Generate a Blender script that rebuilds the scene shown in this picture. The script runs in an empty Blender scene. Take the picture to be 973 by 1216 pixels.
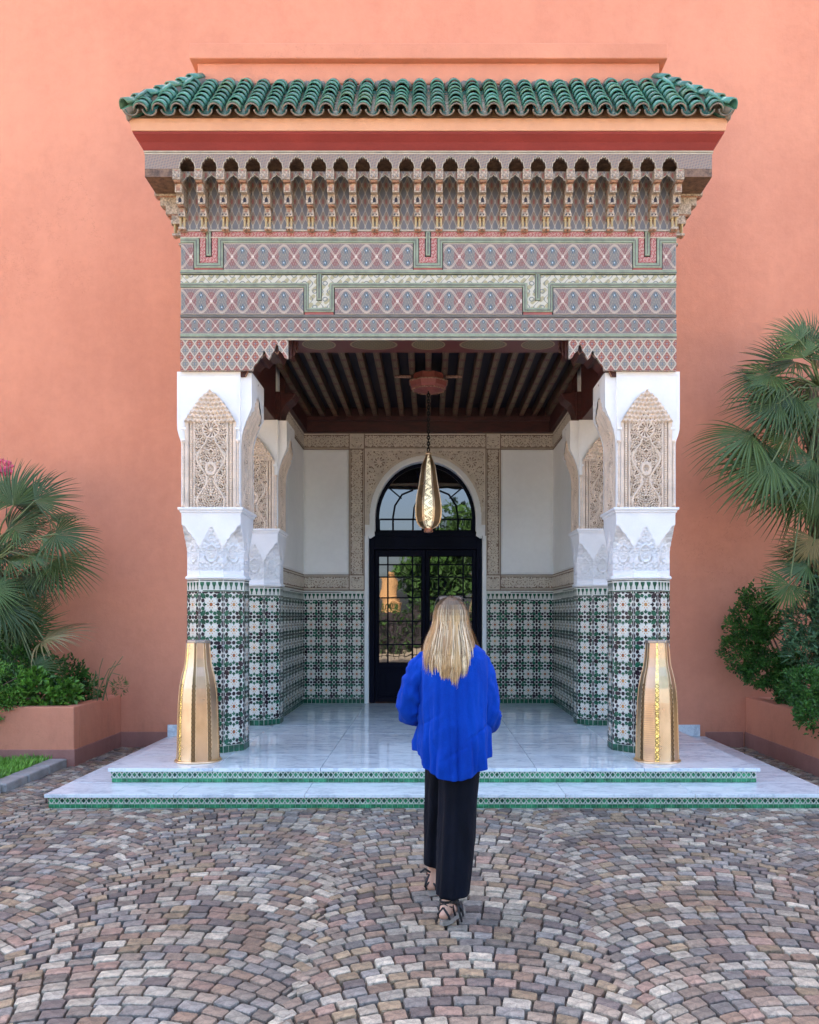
import bpy, math, random
import numpy as np
from mathutils import Vector, Matrix, noise

random.seed(11); rng = np.random.default_rng(5)
PI = math.pi; R = math.radians
C = bpy.context.scene.collection
S = bpy.context.scene

# ------------------------------------------------------------------ camera, sky, sun, exposure
cd = bpy.data.cameras.new('camera'); cam = bpy.data.objects.new('camera', cd); C.objects.link(cam)
cam.location = (0, 0, 1.6); cam.rotation_euler = (R(90), 0, 0)
cd.sensor_fit = 'HORIZONTAL'; cd.sensor_width = 36; cd.lens = 36.07
cd.shift_x = -0.0231; cd.shift_y = 0.1254; cd.clip_start = 0.05; cd.clip_end = 800
S.camera = cam
SUN_EL, SUN_AZ = R(42), R(-14)          # behind the building: the whole forecourt lies in open shade
w = bpy.data.worlds.new('World'); S.world = w; w.use_nodes = True
wn = w.node_tree; bg = wn.nodes['Background']
sky = wn.nodes.new('ShaderNodeTexSky'); sky.sky_type = 'NISHITA'; sky.sun_disc = False
sky.sun_elevation = SUN_EL; sky.sun_rotation = SUN_AZ; sky.dust_density = 5.0; sky.ozone_density = 0.3; sky.air_density = 0.75
wn.links.new(sky.outputs[0], bg.inputs[0]); bg.inputs[1].default_value = 0.15
sd = bpy.data.lights.new('sun', 'SUN'); sd.energy = 5.0; sd.angle = R(0.5); sd.color = (1, .93, .82)
sun = bpy.data.objects.new('sun', sd); C.objects.link(sun)
sv = Vector((math.sin(SUN_AZ) * math.cos(SUN_EL), math.cos(SUN_AZ) * math.cos(SUN_EL), math.sin(SUN_EL)))
sun.rotation_euler = sv.to_track_quat('Z', 'Y').to_euler(); sun.location = sv * 60
S.view_settings.view_transform = 'Standard'; S.view_settings.look = 'None'
S.view_settings.exposure = 2.95; S.view_settings.gamma = 1
S.cycles.max_bounces = 8; S.cycles.diffuse_bounces = 6; S.cycles.glossy_bounces = 4
S.cycles.use_denoising = True; S.cycles.sample_clamp_indirect = 6

# ------------------------------------------------------------------ small helpers
def sm(a, b, x):
    t = np.clip((x - a) / (b - a), 0, 1); return t * t * (3 - 2 * t)

class MB:
    """collects shapes, then links them as ONE mesh object"""
    def __init__(s): s.v = []; s.f = []; s.m = []; s.c = []
    def add(s, vs, fs, m=0, c=None):
        o = len(s.v); s.v += [tuple(p) for p in vs]; s.f += [tuple(i + o for i in f) for f in fs]
        s.m += [m] * len(fs); s.c += [c] * len(fs); return s
    def box(s, x0, x1, y0, y1, z0, z1, m=0):
        vs = [(x, y, z) for z in (z0, z1) for y in (y0, y1) for x in (x0, x1)]
        return s.add(vs, [(0, 2, 3, 1), (4, 5, 7, 6), (0, 1, 5, 4), (2, 6, 7, 3), (0, 4, 6, 2), (1, 3, 7, 5)], m)
    def prism(s, poly, y0, y1, m=0):          # poly in x,z pulled along y
        n = len(poly)
        if sum(poly[i][0] * poly[(i + 1) % n][1] - poly[(i + 1) % n][0] * poly[i][1] for i in range(n)) < 0: poly = poly[::-1]
        vs = [(x, y0, z) for x, z in poly] + [(x, y1, z) for x, z in poly]
        fs = [tuple(range(n)), tuple(range(2 * n - 1, n - 1, -1))] + [(i, i + n, (i + 1) % n + n, (i + 1) % n) for i in range(n)]
        return s.add(vs, fs, m)
    def prismx(s, poly, x0, x1, m=0):         # poly in y,z pulled along x
        n = len(poly)
        if sum(poly[i][0] * poly[(i + 1) % n][1] - poly[(i + 1) % n][0] * poly[i][1] for i in range(n)) < 0: poly = poly[::-1]
        vs = [(x1, y, z) for y, z in poly] + [(x0, y, z) for y, z in poly]
        fs = [tuple(range(n)), tuple(range(2 * n - 1, n - 1, -1))] + [(i, i + n, (i + 1) % n + n, (i + 1) % n) for i in range(n)]
        return s.add(vs, fs, m)
    def lathe(s, prof, n=16, cx=0, cy=0, ph=0, m=0, cap=True):
        vs = []; fs = []
        for r, z in prof:
            for k in range(n):
                a = ph + 2 * PI * k / n; vs.append((cx + r * math.cos(a), cy + r * math.sin(a), z))
        for j in range(len(prof) - 1):
            for k in range(n):
                fs.append((j * n + k, j * n + (k + 1) % n, (j + 1) * n + (k + 1) % n, (j + 1) * n + k))
        if cap:
            fs.append(tuple(range(n - 1, -1, -1))); fs.append(tuple(range((len(prof) - 1) * n, len(prof) * n)))
        return s.add(vs, fs, m)
    def tube(s, pts, rs, n=8, m=0, cap=True):
        pts = [Vector(p) for p in pts]
        if not hasattr(rs, '__len__'): rs = [rs] * len(pts)
        vs = []; fs = []; up = None
        for i, p in enumerate(pts):
            d = (pts[min(i + 1, len(pts) - 1)] - pts[max(i - 1, 0)]).normalized()
            if up is None: up = Vector((0, 0, 1)) if abs(d.z) < .9 else Vector((0, 1, 0))
            a = d.cross(up).normalized(); b = a.cross(d).normalized(); up = b
            for k in range(n):
                t = 2 * PI * k / n; vs.append(p + (a * math.cos(t) + b * math.sin(t)) * rs[i])
        for j in range(len(pts) - 1):
            for k in range(n): fs.append((j * n + k, (j + 1) * n + k, (j + 1) * n + (k + 1) % n, j * n + (k + 1) % n))
        if cap: fs.append(tuple(range(n))); fs.append(tuple(range(len(pts) * n - 1, (len(pts) - 1) * n - 1, -1)))
        return s.add(vs, fs, m)
    def mesh(s, name, mats, smooth=False, flip=False):
        v = np.array(s.v, float).reshape(-1, 3); f = s.f
        if flip: v[:, 0] *= -1; f = [t[::-1] for t in f]
        me = bpy.data.meshes.new(name); me.from_pydata(v.tolist(), [], f)
        for m in (mats if isinstance(mats, (list, tuple)) else [mats]): me.materials.append(m)
        me.polygons.foreach_set('material_index', s.m)
        if smooth: me.polygons.foreach_set('use_smooth', [True] * len(f))
        if any(c is not None for c in s.c):
            at = me.color_attributes.new('col', 'FLOAT_COLOR', 'CORNER'); arr = []
            for p, c in zip(f, s.c): arr += list(c or (.5, .5, .5)) * 0 + [x for _ in p for x in (*c, 1)]
            at.data.foreach_set('color', arr)
        uvbox(me); return me
    def build(s, name, mats, parent=None, smooth=False, flip=False, bevel=0):
        return link(name, s.mesh(name, mats, smooth, flip), parent, bevel)

def uvbox(me):
    n = len(me.polygons)
    if not n: return
    nor = np.zeros(n * 3); me.polygons.foreach_get('normal', nor); nor = np.abs(nor.reshape(-1, 3))
    tot = np.zeros(n, int); me.polygons.foreach_get('loop_total', tot)
    li = np.zeros(len(me.loops), int); me.loops.foreach_get('vertex_index', li)
    co = np.zeros(len(me.vertices) * 3); me.vertices.foreach_get('co', co); co = co.reshape(-1, 3)[li]
    ax = np.repeat(nor.argmax(1), tot)
    uv = np.where((ax == 0)[:, None], co[:, [1, 2]], np.where((ax == 1)[:, None], co[:, [0, 2]], co[:, [0, 1]]))
    me.uv_layers.new(name='uv').data.foreach_set('uv', uv.ravel())

def link(name, me, parent=None, bevel=0):
    o = bpy.data.objects.new(name, me); C.objects.link(o)
    if parent: o.parent = parent
    if bevel:
        b = o.modifiers.new('bevel', 'BEVEL'); b.width = bevel; b.segments = 2; b.limit_method = 'ANGLE'; b.angle_limit = R(40)
    return o
def tag(o, label=None, cat=None, group=None, kind=None):
    if label: o['label'] = label
    if cat: o['category'] = cat
    if group: o['group'] = group
    if kind: o['kind'] = kind
    return o
def empty(name, loc, label=None, cat=None, group=None, kind=None):
    o = bpy.data.objects.new(name, None); C.objects.link(o); o.location = loc; o.empty_display_size = .2
    return tag(o, label, cat, group, kind)
def adopt(ob, root):                          # child built in world coordinates
    ob.parent = root; ob.matrix_parent_inverse = Matrix.Translation(root.location).inverted(); return ob

# ------------------------------------------------------------------ node expressions
class E:
    def __init__(s, nt, k): s.nt = nt; s.k = k
    def op(s, o, *a, clamp=False):
        n = s.nt.nodes.new('ShaderNodeMath'); n.operation = o; n.use_clamp = clamp
        for i, x in enumerate((s,) + a):
            if isinstance(x, E): s.nt.links.new(x.k, n.inputs[i])
            else: n.inputs[i].default_value = x
        return E(s.nt, n.outputs[0])
    def __add__(s, o): return s.op('ADD', o)
    def __radd__(s, o): return s.op('ADD', o)
    def __sub__(s, o): return s.op('SUBTRACT', o)
    def __rsub__(s, o): return (s * -1.0) + o
    def __mul__(s, o): return s.op('MULTIPLY', o)
    def __rmul__(s, o): return s.op('MULTIPLY', o)
    def __truediv__(s, o): return s.op('DIVIDE', o)
    def abs(s): return s.op('ABSOLUTE')
    def sin(s): return s.op('SINE')
    def cos(s): return s.op('COSINE')
    def sqrt(s): return s.op('SQRT')
    def fl(s): return s.op('FLOOR')
    def frac(s): return s.op('FRACT')
    def min(s, o): return s.op('MINIMUM', o)
    def max(s, o): return s.op('MAXIMUM', o)
    def gt(s, o): return s.op('GREATER_THAN', o)
    def lt(s, o): return s.op('LESS_THAN', o)
    def ss(s, a, b):
        n = s.nt.nodes.new('ShaderNodeMapRange'); n.interpolation_type = 'SMOOTHSTEP'
        s.nt.links.new(s.k, n.inputs[0]); n.inputs[1].default_value = a; n.inputs[2].default_value = b
        return E(s.nt, n.outputs[0])
def cmix(nt, f, a, b):
    n = nt.nodes.new('ShaderNodeMix'); n.data_type = 'RGBA'
    for i, x in ((0, f), (6, a), (7, b)):
        if isinstance(x, E): nt.links.new(x.k, n.inputs[i])
        elif isinstance(x, (int, float)): n.inputs[i].default_value = x
        else: n.inputs[i].default_value = (*x, 1) if len(x) == 3 else x
    return E(nt, n.outputs[2])
def newmat(name):
    m = bpy.data.materials.new(name); m.use_nodes = True; nt = m.node_tree; return m, nt, nt.nodes['Principled BSDF']
def coords(nt, uv=False):
    t = nt.nodes.new('ShaderNodeTexCoord'); return t.outputs['UV' if uv else 'Object']
def sepxyz(nt, k):
    n = nt.nodes.new('ShaderNodeSeparateXYZ'); nt.links.new(k, n.inputs[0]); return [E(nt, o) for o in n.outputs]
def noi(nt, k, scale, detail=3, rough=.55, stretch=None):
    if stretch:
        mp = nt.nodes.new('ShaderNodeMapping'); mp.inputs['Scale'].default_value = stretch; nt.links.new(k, mp.inputs[0]); k = mp.outputs[0]
    n = nt.nodes.new('ShaderNodeTexNoise'); n.inputs['Scale'].default_value = scale; n.inputs['Detail'].default_value = detail
    n.inputs['Roughness'].default_value = rough; nt.links.new(k, n.inputs['Vector']); return E(nt, n.outputs[0])
def bump(nt, b, h, dist, strength=1):
    n = nt.nodes.new('ShaderNodeBump'); n.inputs['Distance'].default_value = dist; n.inputs['Strength'].default_value = strength
    nt.links.new(h.k, n.inputs['Height']); nt.links.new(n.outputs[0], b.inputs['Normal'])
def surf(name, col, rough=.6, vary=.12, scale=3, bm=.001, bscale=40, metal=0, rv=.08, spec=.5, stretch=None, tint=None):
    """plain surface with uneven tone, uneven gloss and fine relief"""
    m, nt, b = newmat(name); k = coords(nt)
    n1 = noi(nt, k, scale, 4, .6, stretch); n2 = noi(nt, k, bscale, 3, .6, stretch)
    lo = tuple(c * (1 - vary) for c in col); hi = tuple(min(c * (1 + vary), 1) for c in (tint or col))
    cc = cmix(nt, (n1 * .75 + n2 * .25).ss(.3, .7), lo, hi); nt.links.new(cc.k, b.inputs['Base Color'])
    nt.links.new(((n1 - .5) * (2 * rv) + rough).k, b.inputs['Roughness'])
    b.inputs['Metallic'].default_value = metal; b.inputs['Specular IOR Level'].default_value = spec
    if bm: bump(nt, b, n2, bm)
    return m

M = {}
# terracotta render of the main wall: broad mottling, faint vertical runs, fine sandy grain
def wallmat(name, col, var=.1):
    m, nt, b = newmat(name); k = coords(nt)
    a = noi(nt, k, .55, 4, .6); c = noi(nt, k, 7, 5, .7); v = noi(nt, k, 1.3, 4, .6, (1, 1, .12)); g = noi(nt, k, 160, 2)
    f = (a * .45 + c * .25 + v * .3).ss(.34, .66)
    lo = tuple(x * (1 - var) for x in col); hi = (min(col[0] * (1 + var * .5), 1), col[1] * (1 + var), col[2] * (1 + var))
    px_, py_, pz_ = sepxyz(nt, k); st_ = (noi(nt, k, 2.2, 5, .7, (1, 1, .35)) + c * .25 - (pz_ * .35).min(.5)).ss(.52, .74)
    crack = (1.0 - (noi(nt, k, 1.1, 6, .75) - .5).abs().ss(0, .004)) * noi(nt, k, .4, 1).ss(.55, .65)
    cb = cmix(nt, st_ * .35, cmix(nt, f, lo, hi), tuple(x * .55 for x in col)); cb = cmix(nt, crack * .35, cb, tuple(x * .5 for x in col))
    nt.links.new(cb.k, b.inputs['Base Color']); b.inputs['Roughness'].default_value = .85
    b.inputs['Specular IOR Level'].default_value = .25
    bump(nt, b, c * .9 + g * .35 + a * 1.5 + v * 1.2, .009); return m
M['wall'] = wallmat('terracotta_render', (.64, .252, .156), .13)
M['wall_base'] = wallmat('mauve_base_paint', (.36, .165, .135), .16)
M['peach'] = wallmat('peach_plaster', (.68, .35, .21), .09)
M['red'] = surf('red_cove_paint', (.23, .034, .026), .6, .12, 2, .002, 30, stretch=(1, 1, 3), spec=.2)
M['white'] = surf('white_plaster', (.80, .80, .79), .6, .04, 3, .0015, 25)
M['room'] = surf('interior_plaster', (.83, .84, .82), .7, .05, 1.2, .002, 12)
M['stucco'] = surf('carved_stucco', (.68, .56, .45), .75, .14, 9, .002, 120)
M['ground'] = surf('hollow_shade_and_fillet_brown', (.22, .155, .11), .85, .15, 20, .001, 90)  # brown that puts shade into the relief hollows by colour; also the frieze fillets
M['tanstucco'] = surf('tan_stucco', (.60, .53, .43), .75, .12, 9, .002, 120)
M['marblewhite'] = surf('carved_white_marble', (.80, .81, .83), .4, .04, 5, .001, 60)
M['grout'] = surf('zellige_white', (.62, .62, .56), .32, .14, 26, .0012, 45, rv=.12, spec=.3)
M['starwhite'] = surf('star_white', (.66, .65, .58), .22, .1, 30, .0008, 60, rv=.1)
M['green'] = surf('green_glaze', (.008, .050, .030), .22, .5, 14, .0012, 90, tint=(.016, .10, .058), spec=.28)
M['dark'] = surf('aubergine_glaze', (.012, .011, .015), .24, .4, 14, .001, 90, tint=(.03, .02, .028), spec=.25)
M['rust'] = surf('rust_glaze', (.30, .09, .03), .2, .4, 20, .001, 90)
M['ochre'] = surf('ochre_glaze', (.50, .24, .08), .2, .3, 20, .001, 90)
M['jade'] = surf('jade_glaze', (.012, .11, .05), .22, .45, 9, .0012, 60, tint=(.04, .24, .11), spec=.35)
M['wood'] = surf('dark_red_wood', (.055, .011, .009), .5, .4, 6, .002, 40, stretch=(1, 1, 4))
M['blackwood'] = surf('dark_ceiling_board', (.022, .014, .020), .6, .4, 4, .002, 30)
M['door'] = surf('dark_blue_door_paint', (.005, .006, .014), .35, .3, 3, .0006, 40, stretch=(1, 1, .1), spec=.03)
M['iron'] = surf('black_iron', (.012, .012, .012), .45, .3, 30, .001, 60, metal=.6)
M['olive'] = surf('green_moulding_paint', (.24, .28, .19), .5, .2, 12, .001, 60)
M['oliveline'] = surf('dark_moulding_paint', (.12, .11, .09), .5, .25, 12, .001, 60)
M['cream'] = surf('cream_line_paint', (.50, .44, .33), .5, .15, 12, .001, 60)
M['redband'] = surf('brick_red_paint', (.30, .08, .06), .5, .2, 12, .001, 60)
M['gold'] = surf('gilt_paint', (.42, .30, .13), .38, .15, 30, .0005, 60)
M['mortar'] = surf('roof_mortar', (.20, .165, .13), .9, .25, 14, .006, 30)
M['leafgreen'] = surf('leaf_green', (.02, .085, .010), .45, .5, 9, 0, 20, tint=(.11, .26, .03))
M['leafdark'] = surf('leaf_dark', (.012, .045, .008), .45, .5, 9, 0, 30, tint=(.055, .15, .025), spec=.3)
M['treeleaf'] = surf('tree_leaf', (.012, .04, .010), .6, .5, 2, 0, 20, tint=(.05, .11, .025), spec=.2)
M['grassm'] = surf('grass_blade', (.08, .20, .02), .5, .4, 8, 0, 20, tint=(.20, .40, .05))
M['palm'] = surf('palm_blade', (.016, .050, .020), .48, .5, 3, 0, 20, tint=(.06, .13, .055), spec=.3)
def palmmat():
    m, nt, b = newmat('palm_blade'); k = coords(nt); oi = nt.nodes.new('ShaderNodeObjectInfo'); rnd = E(nt, oi.outputs['Random']); x, y, z = sepxyz(nt, k)
    n1 = noi(nt, k, 3, 3); st_ = ((x / (y.abs() + .15)) * 60.0).sin() * .5 + .5; tip = (x * x + y * y).sqrt().ss(.75, 1.02)
    c = cmix(nt, (n1 * .4 + rnd * .6), (.007, .024, .006), (.10, .165, .038)); c = cmix(nt, st_ * .25, c, (.12, .20, .10)); c = cmix(nt, tip * (rnd.gt(.5) * .4 + .15), c, (.24, .18, .09))
    c = cmix(nt, rnd.gt(.93) * .8, c, (.22, .16, .07)); nt.links.new(c.k, b.inputs['Base Color']); b.inputs['Roughness'].default_value = .45; b.inputs['Specular IOR Level'].default_value = .35; return m
M['frond'] = palmmat()
M['petiole'] = surf('palm_stalk', (.12, .16, .06), .5, .3, 8, .001, 40)
M['fibre'] = surf('palm_fibre', (.17, .12, .08), .9, .4, 20, .01, 50, stretch=(1, 1, 3))
M['soil'] = surf('planter_soil', (.05, .035, .025), .95, .3, 20, .02, 30)
M['kerb'] = surf('kerb_stone_grey', (.27, .26, .25), .8, .2, 6, .006, 30)
M['skin'] = surf('skin', (.62, .36, .26), .5, .08, 20, .0005, 200)
M['sole'] = surf('jute_sole', (.26, .23, .20), .9, .2, 40, .002, 200)
M['blacktie'] = surf('black_ribbon', (.012, .012, .015), .6, .2, 40, .0005, 100)
M['pink'] = surf('pink_petals', (.72, .13, .24), .6, .2, 20, 0, 20)

def marblemat(name, base, vein, rough, vs=1.0):
    m, nt, b = newmat(name); k = coords(nt)
    oi = nt.nodes.new('ShaderNodeObjectInfo'); ad = nt.nodes.new('ShaderNodeVectorMath'); ad.operation = 'ADD'
    mu = nt.nodes.new('ShaderNodeVectorMath'); mu.operation = 'SCALE'; mu.inputs[0].default_value = (7, 3, 5); nt.links.new(oi.outputs['Random'], mu.inputs['Scale'])
    nt.links.new(k, ad.inputs[0]); nt.links.new(mu.outputs[0], ad.inputs[1]); k = ad.outputs[0]
    a = noi(nt, k, 1.4 * vs, 6, .65, (1, 2.4, 1)); c = noi(nt, k, 3.5 * vs, 7, .7, (1, 1.8, 1)); g = noi(nt, k, 30, 3)
    v1 = 1.0 - (a - .5).abs().ss(0, .05); v2 = 1.0 - (c - .5).abs().ss(0, .035)
    f = ((v1 * .5 + v2 * .4) * c.ss(.35, .6) + a * .35 - .05).max(0.0).min(1.0)
    nt.links.new(cmix(nt, f, base, vein).k, b.inputs['Base Color'])
    nt.links.new((g * .08 + a * .08 + (rough - .06)).k, b.inputs['Roughness']); bump(nt, b, a * .8 + g * .1, .0012); return m
M['marble'] = marblemat('grey_white_marble', (.76, .83, .85), (.36, .42, .49), .04)
M['nosing'] = marblemat('white_marble_edge', (.78, .79, .80), (.55, .57, .60), .3)

def cobblemat():
    m, nt, b = newmat('cobble_stone'); k = coords(nt)
    a = nt.nodes.new('ShaderNodeVertexColor'); a.layer_name = 'col'
    n1 = noi(nt, k, 26, 5, .7); n2 = noi(nt, k, 150, 3, .7); n3 = noi(nt, k, 1.1, 3)
    c = cmix(nt, (n1 * .7 + n2 * .3).ss(.36, .66), (.55, .54, .54), (1.34, 1.30, 1.24))
    mx = nt.nodes.new('ShaderNodeMix'); mx.data_type = 'RGBA'; mx.blend_type = 'MULTIPLY'; mx.inputs[0].default_value = 1
    nt.links.new(a.outputs[0], mx.inputs[6]); nt.links.new(c.k, mx.inputs[7])
    mz = cmix(nt, n3.ss(.3, .7), (.88, .86, .86), (1.1, 1.1, 1.12)); m2 = nt.nodes.new('ShaderNodeMix'); m2.data_type = 'RGBA'; m2.blend_type = 'MULTIPLY'; m2.inputs[0].default_value = 1
    nt.links.new(mx.outputs[2], m2.inputs[6]); nt.links.new(mz.k, m2.inputs[7]); nt.links.new(m2.outputs[2], b.inputs['Base Color'])
    nt.links.new((n1 * .3 + .33).k, b.inputs['Roughness']); bump(nt, b, n1 * 1.0 + n2 * .45, .012); return m
M['cobble'] = cobblemat()
def groundmat():
    m, nt, b = newmat('paving_bed'); k = coords(nt)
    n1 = noi(nt, k, 60, 4, .7); v = nt.nodes.new('ShaderNodeTexVoronoi'); v.inputs['Scale'].default_value = 8; nt.links.new(k, v.inputs[0])
    x, y, z = sepxyz(nt, k)
    far = ((x.abs() - 6.4).max(1.4 - y).max(y - 10.2)).gt(0.0)
    c = cmix(nt, far, cmix(nt, n1, (.020, .018, .017), (.10, .085, .07)), cmix(nt, E(nt, v.outputs[0]).ss(.0, .6), (.46, .37, .27), (.34, .27, .20)))
    nt.links.new(c.k, b.inputs['Base Color']); b.inputs['Roughness'].default_value = .9; bump(nt, b, n1, .006); return m
M['bed'] = groundmat()
def attrmat(name, rough, stretch=None, bm=0.0, spec=.5):
    m, nt, b = newmat(name); k = coords(nt); a = nt.nodes.new('ShaderNodeVertexColor'); a.layer_name = 'col'
    nt.links.new(a.outputs[0], b.inputs['Base Color']); b.inputs['Roughness'].default_value = rough; b.inputs['Specular IOR Level'].default_value = spec
    if bm: bump(nt, b, noi(nt, k, 60, 3, .6, stretch), bm)
    return m
M['hair'] = attrmat('blonde_hair', .38)
def roofmat():
    m, nt, b = newmat('green_roof_glaze'); k = coords(nt); oi = nt.nodes.new('ShaderNodeObjectInfo')
    n1 = noi(nt, k, 9, 5, .7); n2 = noi(nt, k, 38, 4, .7); rnd = E(nt, oi.outputs['Random'])
    g = cmix(nt, (n1 * .4 + rnd * .6), (.012, .080, .055), (.07, .33, .24)); g = cmix(nt, .2, g, (.13, .15, .12)); g = cmix(nt, (rnd * 7.3).frac().gt(.86) * .5, g, (.13, .22, .11))
    g = cmix(nt, (n2 * .6 + n1 * .5).ss(.62, .74) * .8, g, (.30, .25, .20)); nt.links.new(g.k, b.inputs['Base Color'])
    nt.links.new((n2 * .35 + .06).k, b.inputs['Roughness']); bump(nt, b, n1 + n2 * .3, .006); return m
M['roof'] = roofmat()
def brassmat(name, col, perf=0, glow=None, gs=.05):
    m, nt, b = newmat(name); k = coords(nt); x, y, z = sepxyz(nt, k)
    n1 = noi(nt, k, 5, 4, .6, (1, 1, .5)); n2 = noi(nt, k, 30, 3)
    nt.links.new(cmix(nt, n1.ss(.3, .7), tuple(c * .72 for c in col), col).k, b.inputs['Base Color'])
    b.inputs['Metallic'].default_value = .92; nt.links.new((n1 * .22 + n2 * .08 + .16).k, b.inputs['Roughness'])
    if perf:
        q = ((z * perf).sin() * ((x + y) * perf).sin()).ss(.2, .5); q2 = ((z * 24.0).sin().abs() * 6.3 + (x - y) * 60.0).sin().ss(-.1, .5)
        bump(nt, b, q * -1.0 + n1 * .5, .004)
        if glow:
            nt.links.new(cmix(nt, 1.0, (0, 0, 0), glow).k, b.inputs['Emission Color'])
            nt.links.new((q.max(q2 * .7) * gs).k, b.inputs['Emission Strength'])
    else: bump(nt, b, n1 * 1.5 + n2 * .05 + noi(nt, k, 1.6, 2) * 8.0, .0022)
    return m
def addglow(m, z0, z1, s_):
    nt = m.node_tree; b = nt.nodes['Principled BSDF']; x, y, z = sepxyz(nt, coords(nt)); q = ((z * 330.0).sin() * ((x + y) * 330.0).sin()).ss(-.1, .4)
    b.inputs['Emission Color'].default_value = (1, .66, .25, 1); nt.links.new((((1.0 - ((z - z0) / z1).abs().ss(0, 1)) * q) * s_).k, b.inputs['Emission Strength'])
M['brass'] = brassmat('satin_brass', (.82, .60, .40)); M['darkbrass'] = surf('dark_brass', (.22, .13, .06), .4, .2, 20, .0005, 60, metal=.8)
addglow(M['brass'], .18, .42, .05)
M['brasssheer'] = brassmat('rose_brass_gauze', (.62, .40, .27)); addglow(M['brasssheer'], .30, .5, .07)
M['brassmesh'] = brassmat('pierced_brass', (.36, .23, .12), 420)
M['brassglow'] = brassmat('pierced_brass_lit', (.85, .66, .30), 300, (1, .74, .20), .22)
M['brasswhite'] = brassmat('pierced_brass_bright', (.50, .40, .24), 190, (1, .88, .62), .16)
M['copper'] = surf('copper_cap', (.70, .30, .18), .3, .2, 20, .0005, 60, metal=.9)
m, nt, b = newmat('clear_rim'); b.inputs['Base Color'].default_value = (.75, .72, .66, 1); b.inputs['Roughness'].default_value = .25; b.inputs['Base Color'].default_value = (.34, .30, .26, 1); b.inputs['Metallic'].default_value = .5; M['rim'] = m
m, nt, b = newmat('door_glass'); b.inputs['Base Color'].default_value = (.006, .007, .009, 1); b.inputs['Roughness'].default_value = .015
b.inputs['IOR'].default_value = 1.9; bump(nt, b, noi(nt, coords(nt), 2.2, 2), .0015); M['glass'] = m
M['lens'] = surf('dark_lens', (.012, .011, .012), .3, .2, 20, 0, 40, spec=.3)
def clothmat(name, col, dark, wv=900, rough=.85, sheen=.3):
    m, nt, b = newmat(name); k = coords(nt); n1 = noi(nt, k, 9, 4, .6, (1, 1, .4)); g = noi(nt, k, 320, 2, .6)
    nt.links.new(cmix(nt, (n1 * .6 + g * .4).ss(.3, .7), dark, col).k, b.inputs['Base Color']); b.inputs['Roughness'].default_value = rough
    b.inputs['Sheen Weight'].default_value = sheen; b.inputs['Specular IOR Level'].default_value = .12
    bump(nt, b, noi(nt, k, 14, 4, .6, (1, 1, .5)) * 3.0 + g * .15, .004); return m
M['blue'] = clothmat('royal_blue_linen', (.001, .055, .44), (.001, .032, .30), sheen=.03)
M['trouser'] = clothmat('black_navy_cloth', (.004, .006, .014), (.002, .0025, .005), sheen=.02)

# painted joinery: flat print drawn with shader maths on real boards
BLU = (.06, .105, .14); ROSE = (.25, .08, .07); GREY = (.185, .175, .155); LINE = (.46, .38, .29); MAUV = (.21, .145, .135)
def ogee(name, per, z0, H, half=False, amp=.86, cen=0.0):
    m, nt, b = newmat(name); u, v, _ = sepxyz(nt, coords(nt, True))
    u = u - cen; w = ((v - z0) / H) * 2.0 - 1.0; c = (u * (PI / per)).cos()
    l1 = (w - c * amp).abs(); l2 = (w + c * amp).abs(); ln = (1.0 - l1.min(l2).ss(.025, .075)) * .85
    inside = (c.abs() * amp - w.abs()).ss(-.05, .05)
    s2 = (u * (2 * PI / per)).cos()
    # rose flowers at the crossings of the lines, blue shields under the crests
    du = ((u / per + .0).frac() - .5) * 2.0                      # -1..1 about each crossing
    rr = (du * du * 2.2 + w * w * 1.3).sqrt(); dc = ((u / per + .5).frac() - .5) * 2.0
    sh = (dc * dc * 5.0 + (w.abs() - .45) * (w.abs() - .45) * 5.0).sqrt()
    fine = ((u * (18 * PI / per)).sin() * (w * 15.0 + s2 * 3.0).sin()).ss(.2, .55)
    c0 = cmix(nt, inside, MAUV, GREY)
    c0 = cmix(nt, 1.0 - rr.ss(.72, .88), c0, ROSE); c0 = cmix(nt, 1.0 - sh.ss(.42, .55), c0, BLU)
    c0 = cmix(nt, fine * .65, c0, (.38, .29, .22)); f2 = ((u * (44 * PI / per)).cos() * (w * 31.0).sin()).ss(.1, .5); c0 = cmix(nt, f2 * .45, c0, (.10, .13, .13)); c0 = cmix(nt, noi(nt, coords(nt), 70, 3, .7).ss(.45, .65) * .5, c0, (.13, .12, .11)); c0 = cmix(nt, 1.0 - rr.ss(.13, .2), c0, (.8, .72, .66)); c0 = cmix(nt, 1.0 - sh.ss(.1, .16), c0, (.45, .55, .62))
    l3 = (w.abs() - (u * (2 * PI / per)).cos() * .35 - .45).abs(); c0 = cmix(nt, (1.0 - l3.ss(.03, .08)) * .75, c0, (.46, .34, .28)); edge = w.abs().ss(.92, .95); c0 = cmix(nt, ln.max(edge), c0, LINE)
    nt.links.new(c0.k, b.inputs['Base Color']); b.inputs['Roughness'].default_value = .55
    bump(nt, b, ln + fine * .3, .0012); return m
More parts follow.
